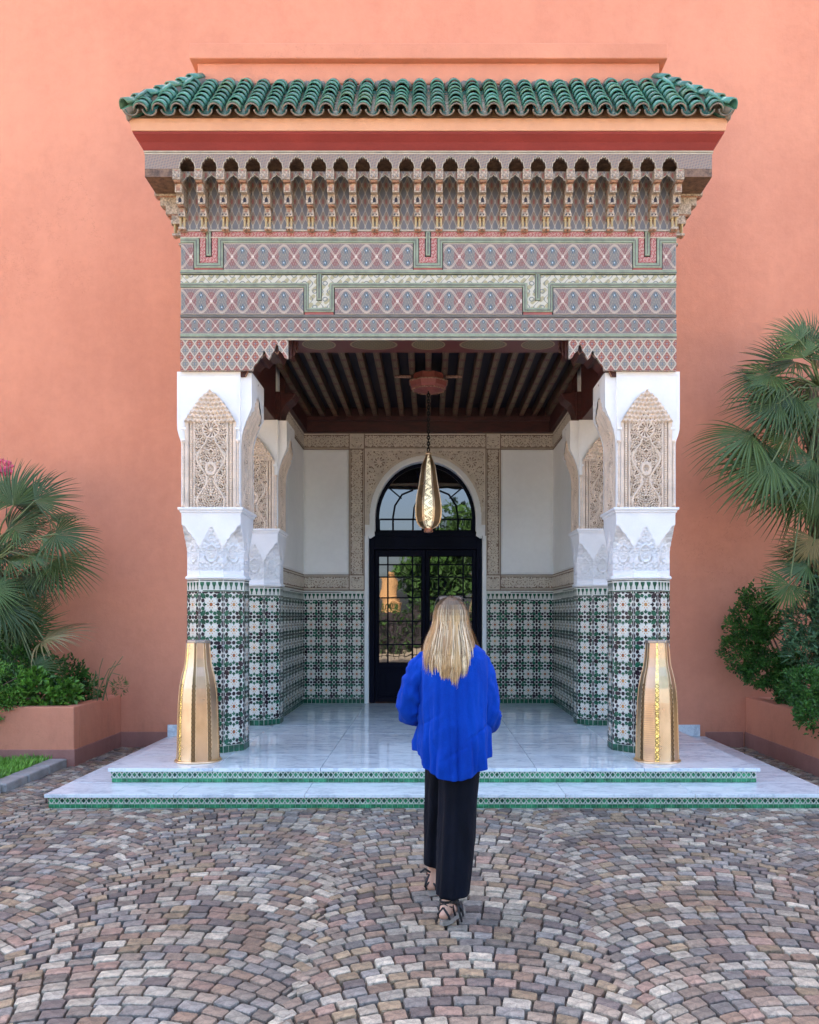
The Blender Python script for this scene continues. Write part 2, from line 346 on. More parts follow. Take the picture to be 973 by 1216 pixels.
def lozenge(name, per, rowh, z0):
    m, nt, b = newmat(name); u, v, _ = sepxyz(nt, coords(nt, True))
    a = u / per + (v - z0) / rowh; c = u / per - (v - z0) / rowh
    la = ((a + .5).frac() - .5).abs(); lc = ((c + .5).frac() - .5).abs(); ln = 1.0 - la.min(lc).ss(.05, .11)
    # row parity: red rows and grey-blue rows by height
    row = ((a.fl() - c.fl()) * .5).frac().gt(.25); ca = a.frac() - .5; cc = c.frac() - .5
    cen = (ca * ca + cc * cc).sqrt(); fine = ((ca * 17.0).sin() * (cc * 17.0).sin()).ss(.1, .4)
    c0 = cmix(nt, row, (.25, .068, .052), (.18, .175, .16)); c0 = cmix(nt, fine * .5, c0, (.50, .38, .27)); c0 = cmix(nt, 1.0 - cen.ss(.07, .12), c0, (.10, .16, .22))
    c0 = cmix(nt, ln * .9, c0, (.50, .43, .34)); nt.links.new(c0.k, b.inputs['Base Color']); b.inputs['Roughness'].default_value = .55
    bump(nt, b, ln, .001); return m
def scroll(name, per, base, mark, line, f=1.0):
    m, nt, b = newmat(name); u, v, _ = sepxyz(nt, coords(nt, True))
    s = (((u + v) * (2 * PI / per)).sin() * ((u - v) * (2 * PI / per * 1.7)).sin()); t = ((u * (2 * PI / per)).cos() * 2.0 + (v * (2 * PI / per * 1.3)).sin() * 1.6).sin()
    c0 = cmix(nt, s.ss(.0, .3), base, mark); c0 = cmix(nt, (1.0 - t.abs().ss(.12, .3)) * f, c0, line)
    nt.links.new(c0.k, b.inputs['Base Color']); b.inputs['Roughness'].default_value = .55; return m
def nichepaint(name, sc=1.0):
    m, nt, b = newmat(name); u, v, _ = sepxyz(nt, coords(nt, True))
    a = (u * (2 * PI / .068 * sc)).cos(); c = (v * (2 * PI / .16 * sc)).cos(); s = a + c; fine = ((u * 520.0).sin() * (v * 430.0 + a * 2.0).sin()).ss(.2, .6)
    nz = noi(nt, coords(nt), 9, 3)
    c0 = cmix(nt, s.ss(-.3, .4), (.15, .155, .17), (.26, .19, .14)); c0 = cmix(nt, fine * .5, c0, (.36, .28, .20)); c0 = cmix(nt, 1.0 - s.abs().ss(.1, .28), c0, (.44, .38, .31))
    c0 = cmix(nt, (s - 1.4).ss(0, .2), c0, (.30, .10, .07)); c0 = cmix(nt, nz.ss(.4, .7) * .3, c0, (.13, .10, .09))
    nt.links.new(c0.k, b.inputs['Base Color']); b.inputs['Roughness'].default_value = .6; return m
def soffitmat():
    m, nt, b = newmat('painted_soffit'); u, v, _ = sepxyz(nt, coords(nt, True))
    k = ((u / .547) + .5).frac() - .5; par = (((u / .547) + .5).fl() * .5).frac().gt(.25); y = v - 8.2
    wd = par * .07 + .17; e = ((k * .547) / wd) ; r = (e * e + (y / .155) * (y / .155)).sqrt()
    fine = ((u * 160.0).sin() * (v * 150.0).sin()).ss(.0, .3)
    c0 = cmix(nt, 1.0 - r.ss(.92, 1.0), (.11, .014, .012), (.10, .075, .04)); c0 = cmix(nt, (1.0 - r.ss(.8, .9)) * fine, c0, (.26, .19, .09))
    c0 = cmix(nt, (1.0 - (r - .95).abs().ss(.02, .06)), c0, (.30, .22, .12)); nt.links.new(c0.k, b.inputs['Base Color']); b.inputs['Roughness'].default_value = .4; return m
def beammat():
    m, nt, b = newmat('painted_ceiling_beam'); x, y, z = sepxyz(nt, coords(nt))
    s = ((y * 38.0).sin() * 1.0); u = ((x / .2 + .5).frac() - .5) * 12.0; t = (u.abs() - s.abs() * .4 - .12)
    c0 = cmix(nt, 1.0 - t.abs().ss(.03, .12), (.12, .07, .035), (.34, .24, .13)); c0 = cmix(nt, (y * 19.0).sin().ss(.6, .8), c0, (.12, .03, .02))
    nt.links.new(c0.k, b.inputs['Base Color']); b.inputs['Roughness'].default_value = .5; return m
M['niche'] = nichepaint('painted_niche_board'); M['arcade'] = scroll('painted_arcade_board', .07, (.26, .205, .165), (.17, .15, .14), (.34, .17, .11), .8)
M['soffit'] = soffitmat(); M['beam'] = beammat()
M['greywood'] = surf('weathered_painted_wood', (.24, .19, .14), .6, .4, 50, .002, 70, tint=(.44, .35, .26))
M['darkboard'] = surf('dark_painted_cornice', (.10, .055, .035), .6, .4, 20, .001, 60, tint=(.17, .10, .06))
M['rustwood'] = surf('rust_painted_wood', (.24, .09, .055), .6, .4, 30, .001, 60, tint=(.36, .20, .12))

# ------------------------------------------------------------------ carved relief as real height
def arab(u, v, p=.052):
    u = np.abs(u)
    a = np.sin(2 * PI * u / p + 1.4 * np.sin(2 * PI * v / (p * 2.2))); b = np.sin(2 * PI * v / p + 1.4 * np.sin(2 * PI * u / (p * 1.9)))
    f = a * b + .4 * np.sin(2 * PI * (u * 1.3 + v) / (p * 1.6))
    return sm(.10, .46, np.abs(f))
def rosette(u, v, r0, n=8):
    r = np.hypot(u, v) / r0; th = np.arctan2(v, u); h = .5 + .5 * np.cos(n * th + 5 * r)
    h = np.where(r < .25, 1, sm(.2, .6, h)); h = np.where(np.abs(r - .93) < .09, 1.25, h); return h, r < 1.02
def relief(name, fn, u0, u1, v0, v1, res, depth, O, U, V, N, mats, parent=None, mask=None, thr=.36, flip=False, bend=None):
    nu = max(2, int((u1 - u0) / res) + 1); nv = max(2, int((v1 - v0) / res) + 1)
    u, v = np.meshgrid(np.linspace(u0, u1, nu), np.linspace(v0, v1, nv)); H = fn(u, v)
    O, U, V, N = (np.array(t, float) for t in (O, U, V, N))
    off = H * depth + (bend(u, v) if bend is not None else 0)
    P = O + u[..., None] * U + v[..., None] * V + off[..., None] * N; P = P.reshape(-1, 3)
    if flip: P = P * np.array([-1, 1, 1])
    i = np.arange(nu - 1)[None, :] + np.arange(nv - 1)[:, None] * nu; um = (u[:-1, :-1] + u[1:, 1:]) / 2; vm = (v[:-1, :-1] + v[1:, 1:]) / 2
    hm = (H[:-1, :-1] + H[1:, 1:] + H[1:, :-1] + H[:-1, 1:]) / 4; ok = np.ones_like(um, bool) if mask is None else mask(um, vm)
    i = i[ok]; hm = hm[ok]; F = np.stack([i, i + 1, i + nu + 1, i + nu], 1)
    if (np.cross(U, V) @ N < 0) != flip: F = F[:, ::-1]
    used, inv = np.unique(F, return_inverse=True); P = P[used]; F = inv.reshape(F.shape)
    me = bpy.data.meshes.new(name); me.from_pydata(P.tolist(), [], F.tolist())
    for m in mats: me.materials.append(m)
    if len(mats) > 1: me.polygons.foreach_set('material_index', (hm < thr).astype(int))  # low cells take the darker second material, shading the hollows by colour
    me.polygons.foreach_set('use_smooth', [True] * len(F)); uvbox(me); return link(name, me, parent)

# ------------------------------------------------------------------ zellige
def poly_el(cx, cy, rx, ry, n, rot=0):
    return [(cx + math.cos(rot) * rx * math.cos(t) - math.sin(rot) * ry * math.sin(t), cy + math.sin(rot) * rx * math.cos(t) + math.cos(rot) * ry * math.sin(t))
            for t in [2 * PI * (k + .5) / n for k in range(n)]]
def leafpoly(cx, cy, L, W, a):
    pts = [(-L, 0), (-L * .25, -W), (L * .5, -W * .85), (L, 0), (L * .5, W * .85), (-L * .25, W)]
    return [(cx + math.cos(a) * x - math.sin(a) * y, cy + math.sin(a) * x + math.cos(a) * y) for x, y in pts]
CELL = []
for q in range(4):
    a = q * PI / 2
    CELL.append((leafpoly(.265 * math.cos(a), .265 * math.sin(a), .098, .086, a + PI), 'g'))
    for s in (-1, 1):
        t = a + s * .43; CELL.append((leafpoly(.375 * math.cos(t), .375 * math.sin(t), .084, .082, t), 'g' if q % 2 else 'd'))
    t = a + PI / 4; CELL.append((leafpoly(.475 * math.cos(t), .475 * math.sin(t), .148, .098, t), 'g'))
def edges(*l): return [(poly_el(*p), 'd') for p in l]
EDGE = edges((.5, 0, .082, .088, 8), (.5, .5, .086, .088, 8), (0, .5, .088, .082, 8), (.5, .25, .074, .146, 8), (.5, -.25, .074, .146, 8), (.25, .5, .150, .078, 8), (-.25, .5, .150, .078, 8))
EL = edges((-.5, 0, .082, .088, 8), (-.5, .5, .086, .088, 8), (-.5, .25, .074, .146, 8), (-.5, -.25, .074, .146, 8))
EB = edges((0, -.5, .088, .082, 8), (.25, -.5, .150, .078, 8), (-.25, -.5, .150, .078, 8), (.5, -.5, .086, .088, 8))
STARM = []
for kk, cm in enumerate((('rust'), ('rust'), ('ochre'))):
    mb = MB(); rr = [.17, .285, .25, .33, .29, .33, .25, .285]; pts = []
    for k in range(32):
        a = 2 * PI * k / 32; r = rr[k % 8]; pts.append((r * math.cos(a), r * math.sin(a)))
    n = 32; vs = [(x, 0, z) for x, z in pts] + [(x * .93, -.016, z * .93) for x, z in pts] + [(0, -.018, 0)]
    mb.add(vs, [(i, (i + 1) % n, n + (i + 1) % n, n + i) for i in range(n)] + [(n + i, n + (i + 1) % n, 2 * n) for i in range(n)], 0)
    c = poly_el(0, 0, .075, .075, 8); mb.add([(x, -.024, z) for x, z in c], [tuple(range(8))], 1)
    for q in range(8):
        a = q * PI / 4 + PI / 8; t = leafpoly(.135 * math.cos(a), .135 * math.sin(a), .032, .022, a); mb.add([(x, -.0225, z) for x, z in t], [tuple(range(6))], 2)
    STARM.append(mb.mesh('star_tile', [M['starwhite'], M[cm], M['ochre']]))
class Zell:
    """zellige field on a plane: origin (lower left, on the surface), U along the wall, normal N"""
    def __init__(s): s.mb = MB(); s.stars = []
    def P(s, O, U, N, x, z, d=0): return (O[0] + U[0] * x + N[0] * d, O[1] + U[1] * x + N[1] * d, O[2] + z)
    def piece(s, O, U, N, poly, c, d=.0016):
        tx = random.uniform(-.02, .02); tz = random.uniform(-.02, .02); cx = sum(p[0] for p in poly) / len(poly); cz = sum(p[1] for p in poly) / len(poly)
        s.mb.add([s.P(O, U, N, x, z, d + (x - cx) * tx + (z - cz) * tz) for x, z in poly], [tuple(range(len(poly)))], {'g': 1, 'd': 2, 'j': 3, 'w': 0}[c])
    def field(s, O, U, N, nu, nv, cw, ch, stars=True):
        for i in range(nu):
            for j in range(nv):
                cx = (i + .5) * cw; cz = (j + .5) * ch
                ps = CELL + EDGE + (EL if i == 0 else []) + (EB if j == 0 else [])
                for poly, c in ps:
                    q = [(min(max(cx + x * cw, 0.002), nu * cw - .002), min(max(cz + z * ch, 0), nv * ch)) for x, z in poly]
                    s.piece(O, U, N, q, c if random.random() > .12 else ('g' if c == 'd' else 'd'))
                if stars: s.stars.append((s.P(O, U, N, cx, cz, .0012), math.atan2(U[1], U[0]), (cw, 1, ch)))
    def crenel(s, O, U, N, L, h, n):
        w = L / n
        for k in range(n):
            x = (k + .5) * w
            s.piece(O, U, N, [(x - w * .33, h * .88), (x - w * .33, h * .7), (x - w * .12, h * .42), (x - w * .12, h * .18), (x + w * .12, h * .18), (x + w * .12, h * .42), (x + w * .33, h * .7), (x + w * .33, h * .88)], 'g')
        s.piece(O, U, N, [(0, 0), (L, 0), (L, h * .1), (0, h * .1)], 'g'); s.piece(O, U, N, [(0, h * 1.0), (L, h * 1.0), (L, h * 1.08), (0, h * 1.08)], 'd')
    def row(s, O, U, N, L, h, n, c='g'):
        w = L / n
        for k in range(n): s.piece(O, U, N, [(k * w + .002, .002), ((k + 1) * w - .002, .002), ((k + 1) * w - .002, h - .002), (k * w + .002, h - .002)], c, .003)
    def finish(s, root, name='zellige_pieces'):
        o = s.mb.build(name, [M['grout'], M['green'], M['dark'], M['jade']]); adopt(o, root); tag(o, kind='stuff')
        for p, a, sc in s.stars:
            st = link('star_tile', random.choice(STARM)); st.location = Vector(p) - root.location; st.rotation_euler = (0, 0, a); st.scale = (sc[0], .12, sc[2]); st.parent = root

# ------------------------------------------------------------------ ground and cobbles
g = MB(); g.add([(-150, -150, -.022), (150, -150, -.022), (150, 150, -.022), (-150, 150, -.022)], [(0, 1, 2, 3)])
ground = tag(g.build('ground', M['bed']), kind='structure')
COLS = [tuple(x * .86 for x in c) for c in [(.34, .26, .22), (.40, .32, .27), (.50, .44, .38), (.25, .21, .19), (.60, .54, .47), (.33, .23, .18), (.40, .30, .21), (.27, .25, .25), (.46, .42, .38), (.34, .32, .32), (.20, .165, .165), (.40, .27, .23)]]
def stone(q, z):
    cx = sum(p[0] for p in q) / 4; cy = sum(p[1] for p in q) / 4; out = []
    for i in range(4):
        a = q[i]; p = q[i - 1]; n = q[(i + 1) % 4]; t = random.uniform(.05, .13)
        out += [(a[0] + (p[0] - a[0]) * t, a[1] + (p[1] - a[1]) * t), (a[0] + (n[0] - a[0]) * t, a[1] + (n[1] - a[1]) * t)]
    tx = random.uniform(-.05, .05); ty = random.uniform(-.05, .05); vs = []
    for s, zz in ((1, -.026), (.995, z - .009), (.955, z - .0015), (.82, z)):
        vs += [(cx + (x - cx) * s, cy + (y - cy) * s, zz + ((x - cx) * tx + (y - cy) * ty if zz > -.02 else 0)) for x, y in out]
    fs = [(j * 8 + k, j * 8 + (k + 1) % 8, (j + 1) * 8 + (k + 1) % 8, (j + 1) * 8 + k) for j in range(3) for k in range(8)] + [tuple(range(24, 32))]
    return cx, cy, vs, fs
stones = []; BW = 1.42; RAD = .99; RS = .088
for bnd in range(-5, 6):
    xc = .14 + bnd * BW
    for k in range(-2, 125):
        y0 = .2 + k * RS - RAD; x = -BW / 2 + random.uniform(-.03, .03); prev = 0
        while x < BW / 2 - .02:
            th = math.asin(max(-1, min(1, x / RAD))); dx = random.uniform(.096, .124) * math.cos(th) * (1 - .12 * abs(math.sin(th)))
            x1 = x + dx
            if BW / 2 - x1 < .045: x1 = BW / 2 + random.uniform(-.035, .035)
            def arc(t): return math.sqrt(max(RAD * RAD - t * t, .2))
            def sh(t): a = math.asin(max(-.8, min(.8, t / RAD))); return RS * math.cos(a) * math.sin(a) * .62
            g_ = .0050
            xa, xb = x + g_, x1 - g_
            q = [(xc + xa, y0 + arc(xa) + g_), (xc + xb, y0 + arc(xb) + g_), (xc + xb + sh(xb), y0 + arc(xb + sh(xb)) + RS - g_ - abs(sh(xb)) * 0), (xc + xa + sh(xa), y0 + arc(xa + sh(xa)) + RS - g_)]
            # a joint shifted along the arc keeps its row height
            q = [(a + random.uniform(-.0035, .0035), b + random.uniform(-.003, .003)) for a, b in q]
            cx = sum(p[0] for p in q) / 4; cy = sum(p[1] for p in q) / 4
            if 1.7 < cy < 9.93 and abs(cx) < .52 * cy + 1.3 and abs(cx) < 6.2:
                on_step = -3.13 < cx < 3.31 and cy > 6.80
                in_pl = (cx < -3.80 and cy > 8.62) or (cx > 3.90) and cy > 7.6 or (cx < -3.84 and cy > 7.35) or cx > 4.3 and cy > 6.7
                if not on_step and not in_pl: stones.append(stone(q, random.uniform(-.003, .004)) + (random.choice(COLS),))
            x = x1
stones.sort(key=lambda s: 0 if (s[1] > 3.12 and abs(s[0] + .02) < .5 * s[1]) else 1)
vis = [s for s in stones if s[1] > 3.12 and abs(s[0] + .02) < .5 * s[1]]; oth = [s for s in stones if not (s[1] > 3.12 and abs(s[0] + .02) < .5 * s[1])]
vis.sort(key=lambda s: s[1]); near, rest = vis[:300], vis[300:] + oth
def shade(c): k = random.uniform(.74, 1.2); return (min(c[0] * k * .96, .75), min(c[1] * k * .98, .75), min(c[2] * k * .90, .75))
for cx, cy, vs, fs, c in near:
    mb = MB(); mb.add([(x - cx, y - cy, z) for x, y, z in vs], fs, 0, shade(c)); o = mb.build('cobble', M['cobble'], ground, smooth=False); o.location = (cx, cy, 0)
mb = MB()
for cx, cy, vs, fs, c in rest: mb.add(vs, fs, 0, shade(c))
tag(mb.build('cobble_field', M['cobble'], ground), kind='stuff')

# ------------------------------------------------------------------ main building wall
bw = empty('building_wall', (0, 10.3, 0), 'tall terracotta pink rendered wall behind the tiled porch', 'wall', kind='structure')
mb = MB()
mb.box(-14, -2.2, 10, 10.5, -.05, 13); mb.box(2.2, 14, 10, 10.5, -.05, 13); mb.box(-2.2, 2.2, 10, 10.5, 4.78, 13)
adopt(mb.build('wall_face', M['wall']), bw)
mb = MB(); mb.box(-14, 14, 10.5, 22, 4.9, 12.9); mb.box(-14, -2.3, 10.5, 22, 0, 4.9); mb.box(2.3, 14, 10.5, 22, 0, 4.9); adopt(mb.build('wall_mass', M['wall']), bw)
mb = MB(); mb.box(-3.862, -3.17, 9.975, 10, -.02, .175); mb.box(3.372, 3.83, 9.975, 10, -.02, .175)
adopt(mb.build('base_band', M['wall_base'], bevel=.006), bw)

# ------------------------------------------------------------------ steps and marble floor
st = empty('entrance_steps', (0, 8.5, 0), 'two low marble steps edged with green and white tile risers', 'steps', kind='structure')
def slab(x0, x1, y0, y1, z1, mname='marble', th=.03):
    cx, cy = (x0 + x1) / 2, (y0 + y1) / 2; mb = MB(); gg = .0012
    gg = .0022; mb.box(x0 + gg - cx, x1 - gg - cx, y0 + gg - cy, y1 - gg - cy, -th, 0); o = mb.build('marble_slab', M[mname], st, bevel=.003)
    o.location = Vector((cx, cy, z1 + random.uniform(-.0006, .0006))) - st.location
mb = MB(); mb.box(-3.14, 3.34, 6.79, 10, -.02, .089); mb.box(-2.79, 2.89, 7.235, 10, .089, .219); mb.box(-1.9, 1.9, 10, 12.52, -.02, .219)
adopt(mb.build('step_core', M['grout']), st)
X = [-3.17, -2.1, -1.02, .06, 1.13, 2.2, 3.37]
for a, b in zip(X, X[1:]): slab(a, b, 6.76, 7.236, .12)
for y0, y1 in ((7.236, 8.1), (8.1, 9.05), (9.05, 10)): slab(-3.17, -2.79, y0, y1, .12); slab(2.89, 3.37, y0, y1, .12)
XU = [-2.82, -1.9, -.95, 0, .95, 1.9, 2.92]; YU = [7.21, 7.9, 8.6, 9.3, 10.0]
for y0, y1 in zip(YU, YU[1:]):
    for a, b in zip(XU, XU[1:]): slab(a, b, y0, y1, .25)
for y0, y1 in ((10.0, 10.62), (10.62, 11.25), (11.25, 11.88), (11.88, 12.52)):
    for a, b in zip(XU[1:-1], XU[2:-1]): slab(a, b, y0, y1, .25)
for x0, x1 in ((-3.17, -2.46), (2.46, 3.3)):
    sk = MB(); sk.box(x0, x1, 9.965, 9.998, .122, .262); adopt(sk.build('skirting_slab', M['marble'], bevel=.003), st)
z = Zell()
def riser(x0, x1, y, z0, h, n, O=None, U=(1, 0), N=(0, -1)):
    O = O or (x0, y, z0); L = x1 - x0; w = L / n; hb = h * .40
    for k in range(n):
        z.piece(O, U, N, [(k * w + .001, .001), ((k + 1) * w - .001, .001), ((k + 1) * w - .001, hb - .002), (k * w + .001, hb - .002)], 'j', .0022)
        cx = (k + .5) * w; cz = hb + (h - hb) * .5; r = (h - hb) * .36
        z.piece(O, U, N, [(cx - w * .40, cz), (cx, cz - r), (cx + w * .40, cz), (cx, cz + r)], 'j' if random.random() > .3 else 'g', .0022)
        for q in (-1, 1):
            z.piece(O, U, N, [(k * w - w * .2, cz + q * (r + .004)), (k * w + w * .2, cz + q * (r + .004)), (k * w, cz + q * r * .25)], 'j', .002)
riser(-3.14, 3.34, 6.788, 0, .088, 146); riser(-2.79, 2.89, 7.233, .122, .096, 128)
riser(6.79, 10, 0, 0, .088, 74, (-3.142, 10, 0), (0, -1), (-1, 0)); riser(6.79, 10, 0, 0, .088, 74, (3.342, 6.79, 0), (0, 1), (1, 0))
z.finish(st, 'riser_tiles')

# ------------------------------------------------------------------ portico columns
AP = .283; OS = 2 * AP * math.tan(PI / 8)
def arch_w(zz):                      # half width of the lobed arch opening over z
    if zz <= 3.46: return .243
    t = min((zz - 3.46) / .306, 1); return .243 * (1 - t) ** .72
def arch_pts(n=7):
    pts = [(.243, 2.646), (.243, 3.46)]
    for i in range(n):
        za = 3.46 + .306 * i / n; zb = 3.46 + .306 * (i + 1) / n; wa, wb = arch_w(za), arch_w(zb)
        pts += [(wa - .25 * (wa - wb), za + .75 * (zb - za)), (wb + .25 * (wa - wb), zb - .004)]
        if i < n - 1: pts.append((wb + .012, zb + .004))
    return pts + [(0, 3.776)]
def panel_h(u, v):
    h = arab(u, v)
    r, k = rosette(u, v - 3.40, .082, 12); h = np.where(k, r, h)
    q = np.hypot(u, (v - 3.02) * .8); h = np.where(np.abs(q - .043) < .014, 1.35, h); h = np.where(q < .029, .3 + .7 * arab(u * 2, v * 2), h)
    cart = np.abs(np.abs(u) - (.085 + .05 * np.cos((v - 2.70) * 2 * PI / .42))); h = np.where((cart < .009) & (v < 3.33) & (q > .055), 1.25, h)
    x = np.abs(u)
    h = np.where(x > .155, np.where(x > .217, 1.35, np.where(x > .207, .1, np.where(x > .178, .9 + .25 * np.sin(v * 2 * PI / .022) * (x < .200), np.where(x > .170, .05, 1.25)))), h)
    d = arch_w(3.46) * 0 + np.maximum(v - 3.43, 0)
    mq = (np.abs(((v / .042) % 1) - .5) + np.abs((((x + .021 * np.floor(v / .042)) / .042) % 1) - .5)); tier = np.interp(x / .243 * 1.0 + (v - 3.46) / .306, [.5, 1.05], [0, 1])
    h = np.where(v > 3.47, .3 + 1.0 * sm(.15, .75, mq) + 1.6 * np.clip(tier, 0, 1), h)
    return h
def side_bend(u, v):                 # the pier side corbels out towards the opening
    t = np.clip((v - 3.30) / .32, 0, 1); return .108 * (1 - np.cos(t * PI / 2)) ** .9
def white_oct(flip=False): pass
def column(cx, cy, s, label, full=True):
    root = empty('portico_column', (cx, cy, .25), label, 'column', 'columns carrying the porch'); F = s < 0
    L = lambda o: (setattr(o, 'parent', root), setattr(o, 'location', (0, 0, -.25)), o)[2]
    mb = MB(); mb.lathe([(AP / math.cos(PI / 8), .25), (AP / math.cos(PI / 8), 1.95)], 8, ph=PI / 8); L(mb.build('shaft', M['grout']))
    zz = Zell()
    for k in (0, 1, 2, 3, 4, 5, 6, 7):
        a = k * PI / 4; N = (math.cos(a), math.sin(a)); U = (-N[1], N[0]); 
        O = (cx + N[0] * AP - U[0] * OS / 2, cy + N[1] * AP - U[1] * OS / 2, .25)
        hid = (cy > 9 and N[1] > .1)
        if hid: continue
        zz.row(O, U, N, OS, .07, 4, 'g'); O2 = (O[0], O[1], .322); zz.field(O2, U, N, 1, 6, OS, .2505); zz.crenel((O[0], O[1], 1.827), U, N, OS, .105, 4)
    zz.finish(root)
    mb = MB(); r8 = 1 / math.cos(PI / 8); mb.lathe([(.286 * r8, 1.95), (.300 * r8, 1.957), (.300 * r8, 1.972), (.290 * r8, 1.985)], 8, ph=PI / 8); L(mb.build('collar', M['marblewhite'], bevel=.002))
    # capital: octagon below, square above, pointed lancets between
    nt_, nz = 192, 72; th = np.linspace(0, 2 * PI, nt_, endpoint=False); zs = np.linspace(1.983, 2.572, nz); T, Z = np.meshgrid(th, zs)
    w8 = (T + PI / 8) % (PI / 4) - PI / 8; w4 = (T + PI / 4) % (PI / 2) - PI / 4; t = np.abs(np.tan(w8) / math.tan(PI / 8))
    ro = .279 / np.cos(w8); rs = (.286 + .006 * (Z - 2.2)) / np.cos(w4); zl = 2.235 + .22 * (1 - t) ** .95 + .007 * np.sin(t * 22)
    uu = w8 * .283; pat = arab(uu, Z, .045); fr = np.abs(np.hypot(uu * 1.5, Z - (2.20 - .0)) - .085); pat = np.where(fr < .008, 1.5, pat); pat = np.where(Z < 2.03, 1.0, pat); pat = np.where(t > .93, 1.3, pat)
    rm = 0 * Z; rin = ro * (1 - rm) + rs * rm - .018 + .017 * pat; rout = np.minimum(rs, ro + .010 + np.maximum(Z - 2.20, 0) * .36 + np.maximum(Z - 2.46, 0) * 1.2); k = sm(-.004, .004, Z - zl); rr = rin * (1 - k) + np.maximum(rout, rin) * k
    P = np.stack([rr * np.cos(T), rr * np.sin(T), Z], -1).reshape(-1, 3); i = np.arange(nt_)[None] + np.arange(nz - 1)[:, None] * nt_; j = (np.arange(nt_) + 1) % nt_ + np.arange(nz - 1)[:, None] * nt_
    me = bpy.data.meshes.new('capital'); me.from_pydata(P.tolist(), [], np.stack([i, j, j + nt_, i + nt_], -1).reshape(-1, 4).tolist()); me.materials.append(M['marblewhite']); uvbox(me)
    me.polygons.foreach_set('use_smooth', [True] * len(me.polygons)); L(link('capital', me))
    mb = MB(); q = math.sqrt(2); mb.lathe([(.290 * q, 2.571), (.290 * q, 2.588), (.302 * q, 2.600), (.302 * q, 2.612), (.318 * q, 2.622), (.318 * q, 2.645)], 4, ph=PI / 4); L(mb.build('cornice', M['marblewhite'], bevel=.003))
    # pier above: core, lobed front board, carved panel, slender colonnettes
    mb = MB(); mb.box(-.262, .262, -.262, .285, 2.645, 3.30); mb.box(-.30, .245, -.262, .30, 3.30, 3.965); mb.prism([(.24, 3.36), (.28, 3.48), (.33, 3.60), (.35, 3.66), (.35, 3.960), (.24, 3.960)], -.240, .290)
    for ya, yb in ((-.262, -.238), (.275, .300)): mb.prism([(.24, 3.24), (.287, 3.26), (.293, 3.35), (.31, 3.42), (.338, 3.50), (.368, 3.57), (.392, 3.63), (.392, 3.965), (.24, 3.965)], ya, yb)
    L(mb.build('pier_core', M['white'], flip=F))
    ap = arch_pts(); out = [(-.287, 2.646), (-.287, 3.26), (-.295, 3.30), (-.31, 3.34), (-.325, 3.40), (-.328, 3.47), (-.328, 3.965), (.287, 3.965), (.287, 2.646)]
    mb = MB(); mb.prism(out + ap + [(-x, zv) for x, zv in ap[-2::-1]], -.298, -.260)
    for x in (-.305, .262): mb.box(x - .004, x + .004, -.303, -.297, 3.50, 3.93)
    mb.box(-.305, .262, -.303, -.297, 3.93, 3.938)
    for sx in (-1, 1):
        for x0, z0_ in ((.17, 3.86), (.20, 3.89), (.23, 3.83)): mb.box(sx * x0 - .02 - .02, sx * x0 + .02 - .02, -.301, -.297, z0_, z0_ + .012)
        mb.box(sx * .262 - .024, sx * .262 + .024, -.312, -.296, 3.40, 3.425); mb.box(sx * .262 - .018, sx * .262 + .018, -.306, -.296, 3.43, 3.45)
        mb.box(sx * .262 - .022, sx * .262 + .022, -.310, -.296, 3.29, 3.31)
    L(mb.build('arched_board', M['white'], flip=F))
    mk = lambda u, v: np.abs(u) < np.array([arch_w(a) for a in v.ravel()]).reshape(v.shape) + .012
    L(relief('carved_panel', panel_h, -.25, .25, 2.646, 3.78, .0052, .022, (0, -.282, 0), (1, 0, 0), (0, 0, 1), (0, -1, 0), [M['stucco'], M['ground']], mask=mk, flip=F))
    for sx in (-1, 1):
        mb = MB(); x = sx * .265; prof = [(.019, 2.646), (.019, 2.675), (.012, 2.685)]
        for i2 in range(30): zc = 2.69 + i2 * .019; prof += [(.013 if i2 % 2 else .0105, zc)]
        prof += [(.012, 3.265), (.020, 3.275), (.020, 3.295)]; mb.lathe(prof, 10, x, -.304); L(mb.build('colonnette', M['stucco'], smooth=True, flip=F))
    # inner side
    inm = lambda u, v: np.abs(u) < .262 * np.clip(1 - np.maximum(v - 3.50, 0) / .30, 0, 1) ** .65 + .014 * np.sin(v * 2 * PI / .055) * (v > 3.36)
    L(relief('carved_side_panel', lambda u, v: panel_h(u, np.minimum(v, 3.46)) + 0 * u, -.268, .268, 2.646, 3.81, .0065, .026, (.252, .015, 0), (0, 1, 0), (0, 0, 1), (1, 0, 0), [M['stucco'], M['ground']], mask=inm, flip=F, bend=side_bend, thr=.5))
    L(relief('side_plaster', lambda u, v: 0 * u + 1.7, -.275, .285, 2.646, 3.965, .012, .012, (.268, .015, 0), (0, 1, 0), (0, 0, 1), (1, 0, 0), [M['white']], mask=lambda u, v: ~inm(u, v), flip=F, bend=side_bend))
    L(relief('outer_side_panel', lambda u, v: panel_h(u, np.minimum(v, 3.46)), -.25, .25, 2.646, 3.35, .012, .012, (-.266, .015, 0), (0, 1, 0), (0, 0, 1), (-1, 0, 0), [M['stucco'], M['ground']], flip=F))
    return root
column(-2.118, 8.283, 1, 'front column left of the steps with pale carved plaster above green star tiles')
column(2.118, 8.283, -1, 'front column at the right with star tiles, directly behind the right brass lantern')
column(-2.118, 10.26, 1, 'rear column at the left corner of the recess, half hidden by the front column')
column(2.118, 10.26, -1, 'rear column at the right corner of the recess, partly behind the right front column')

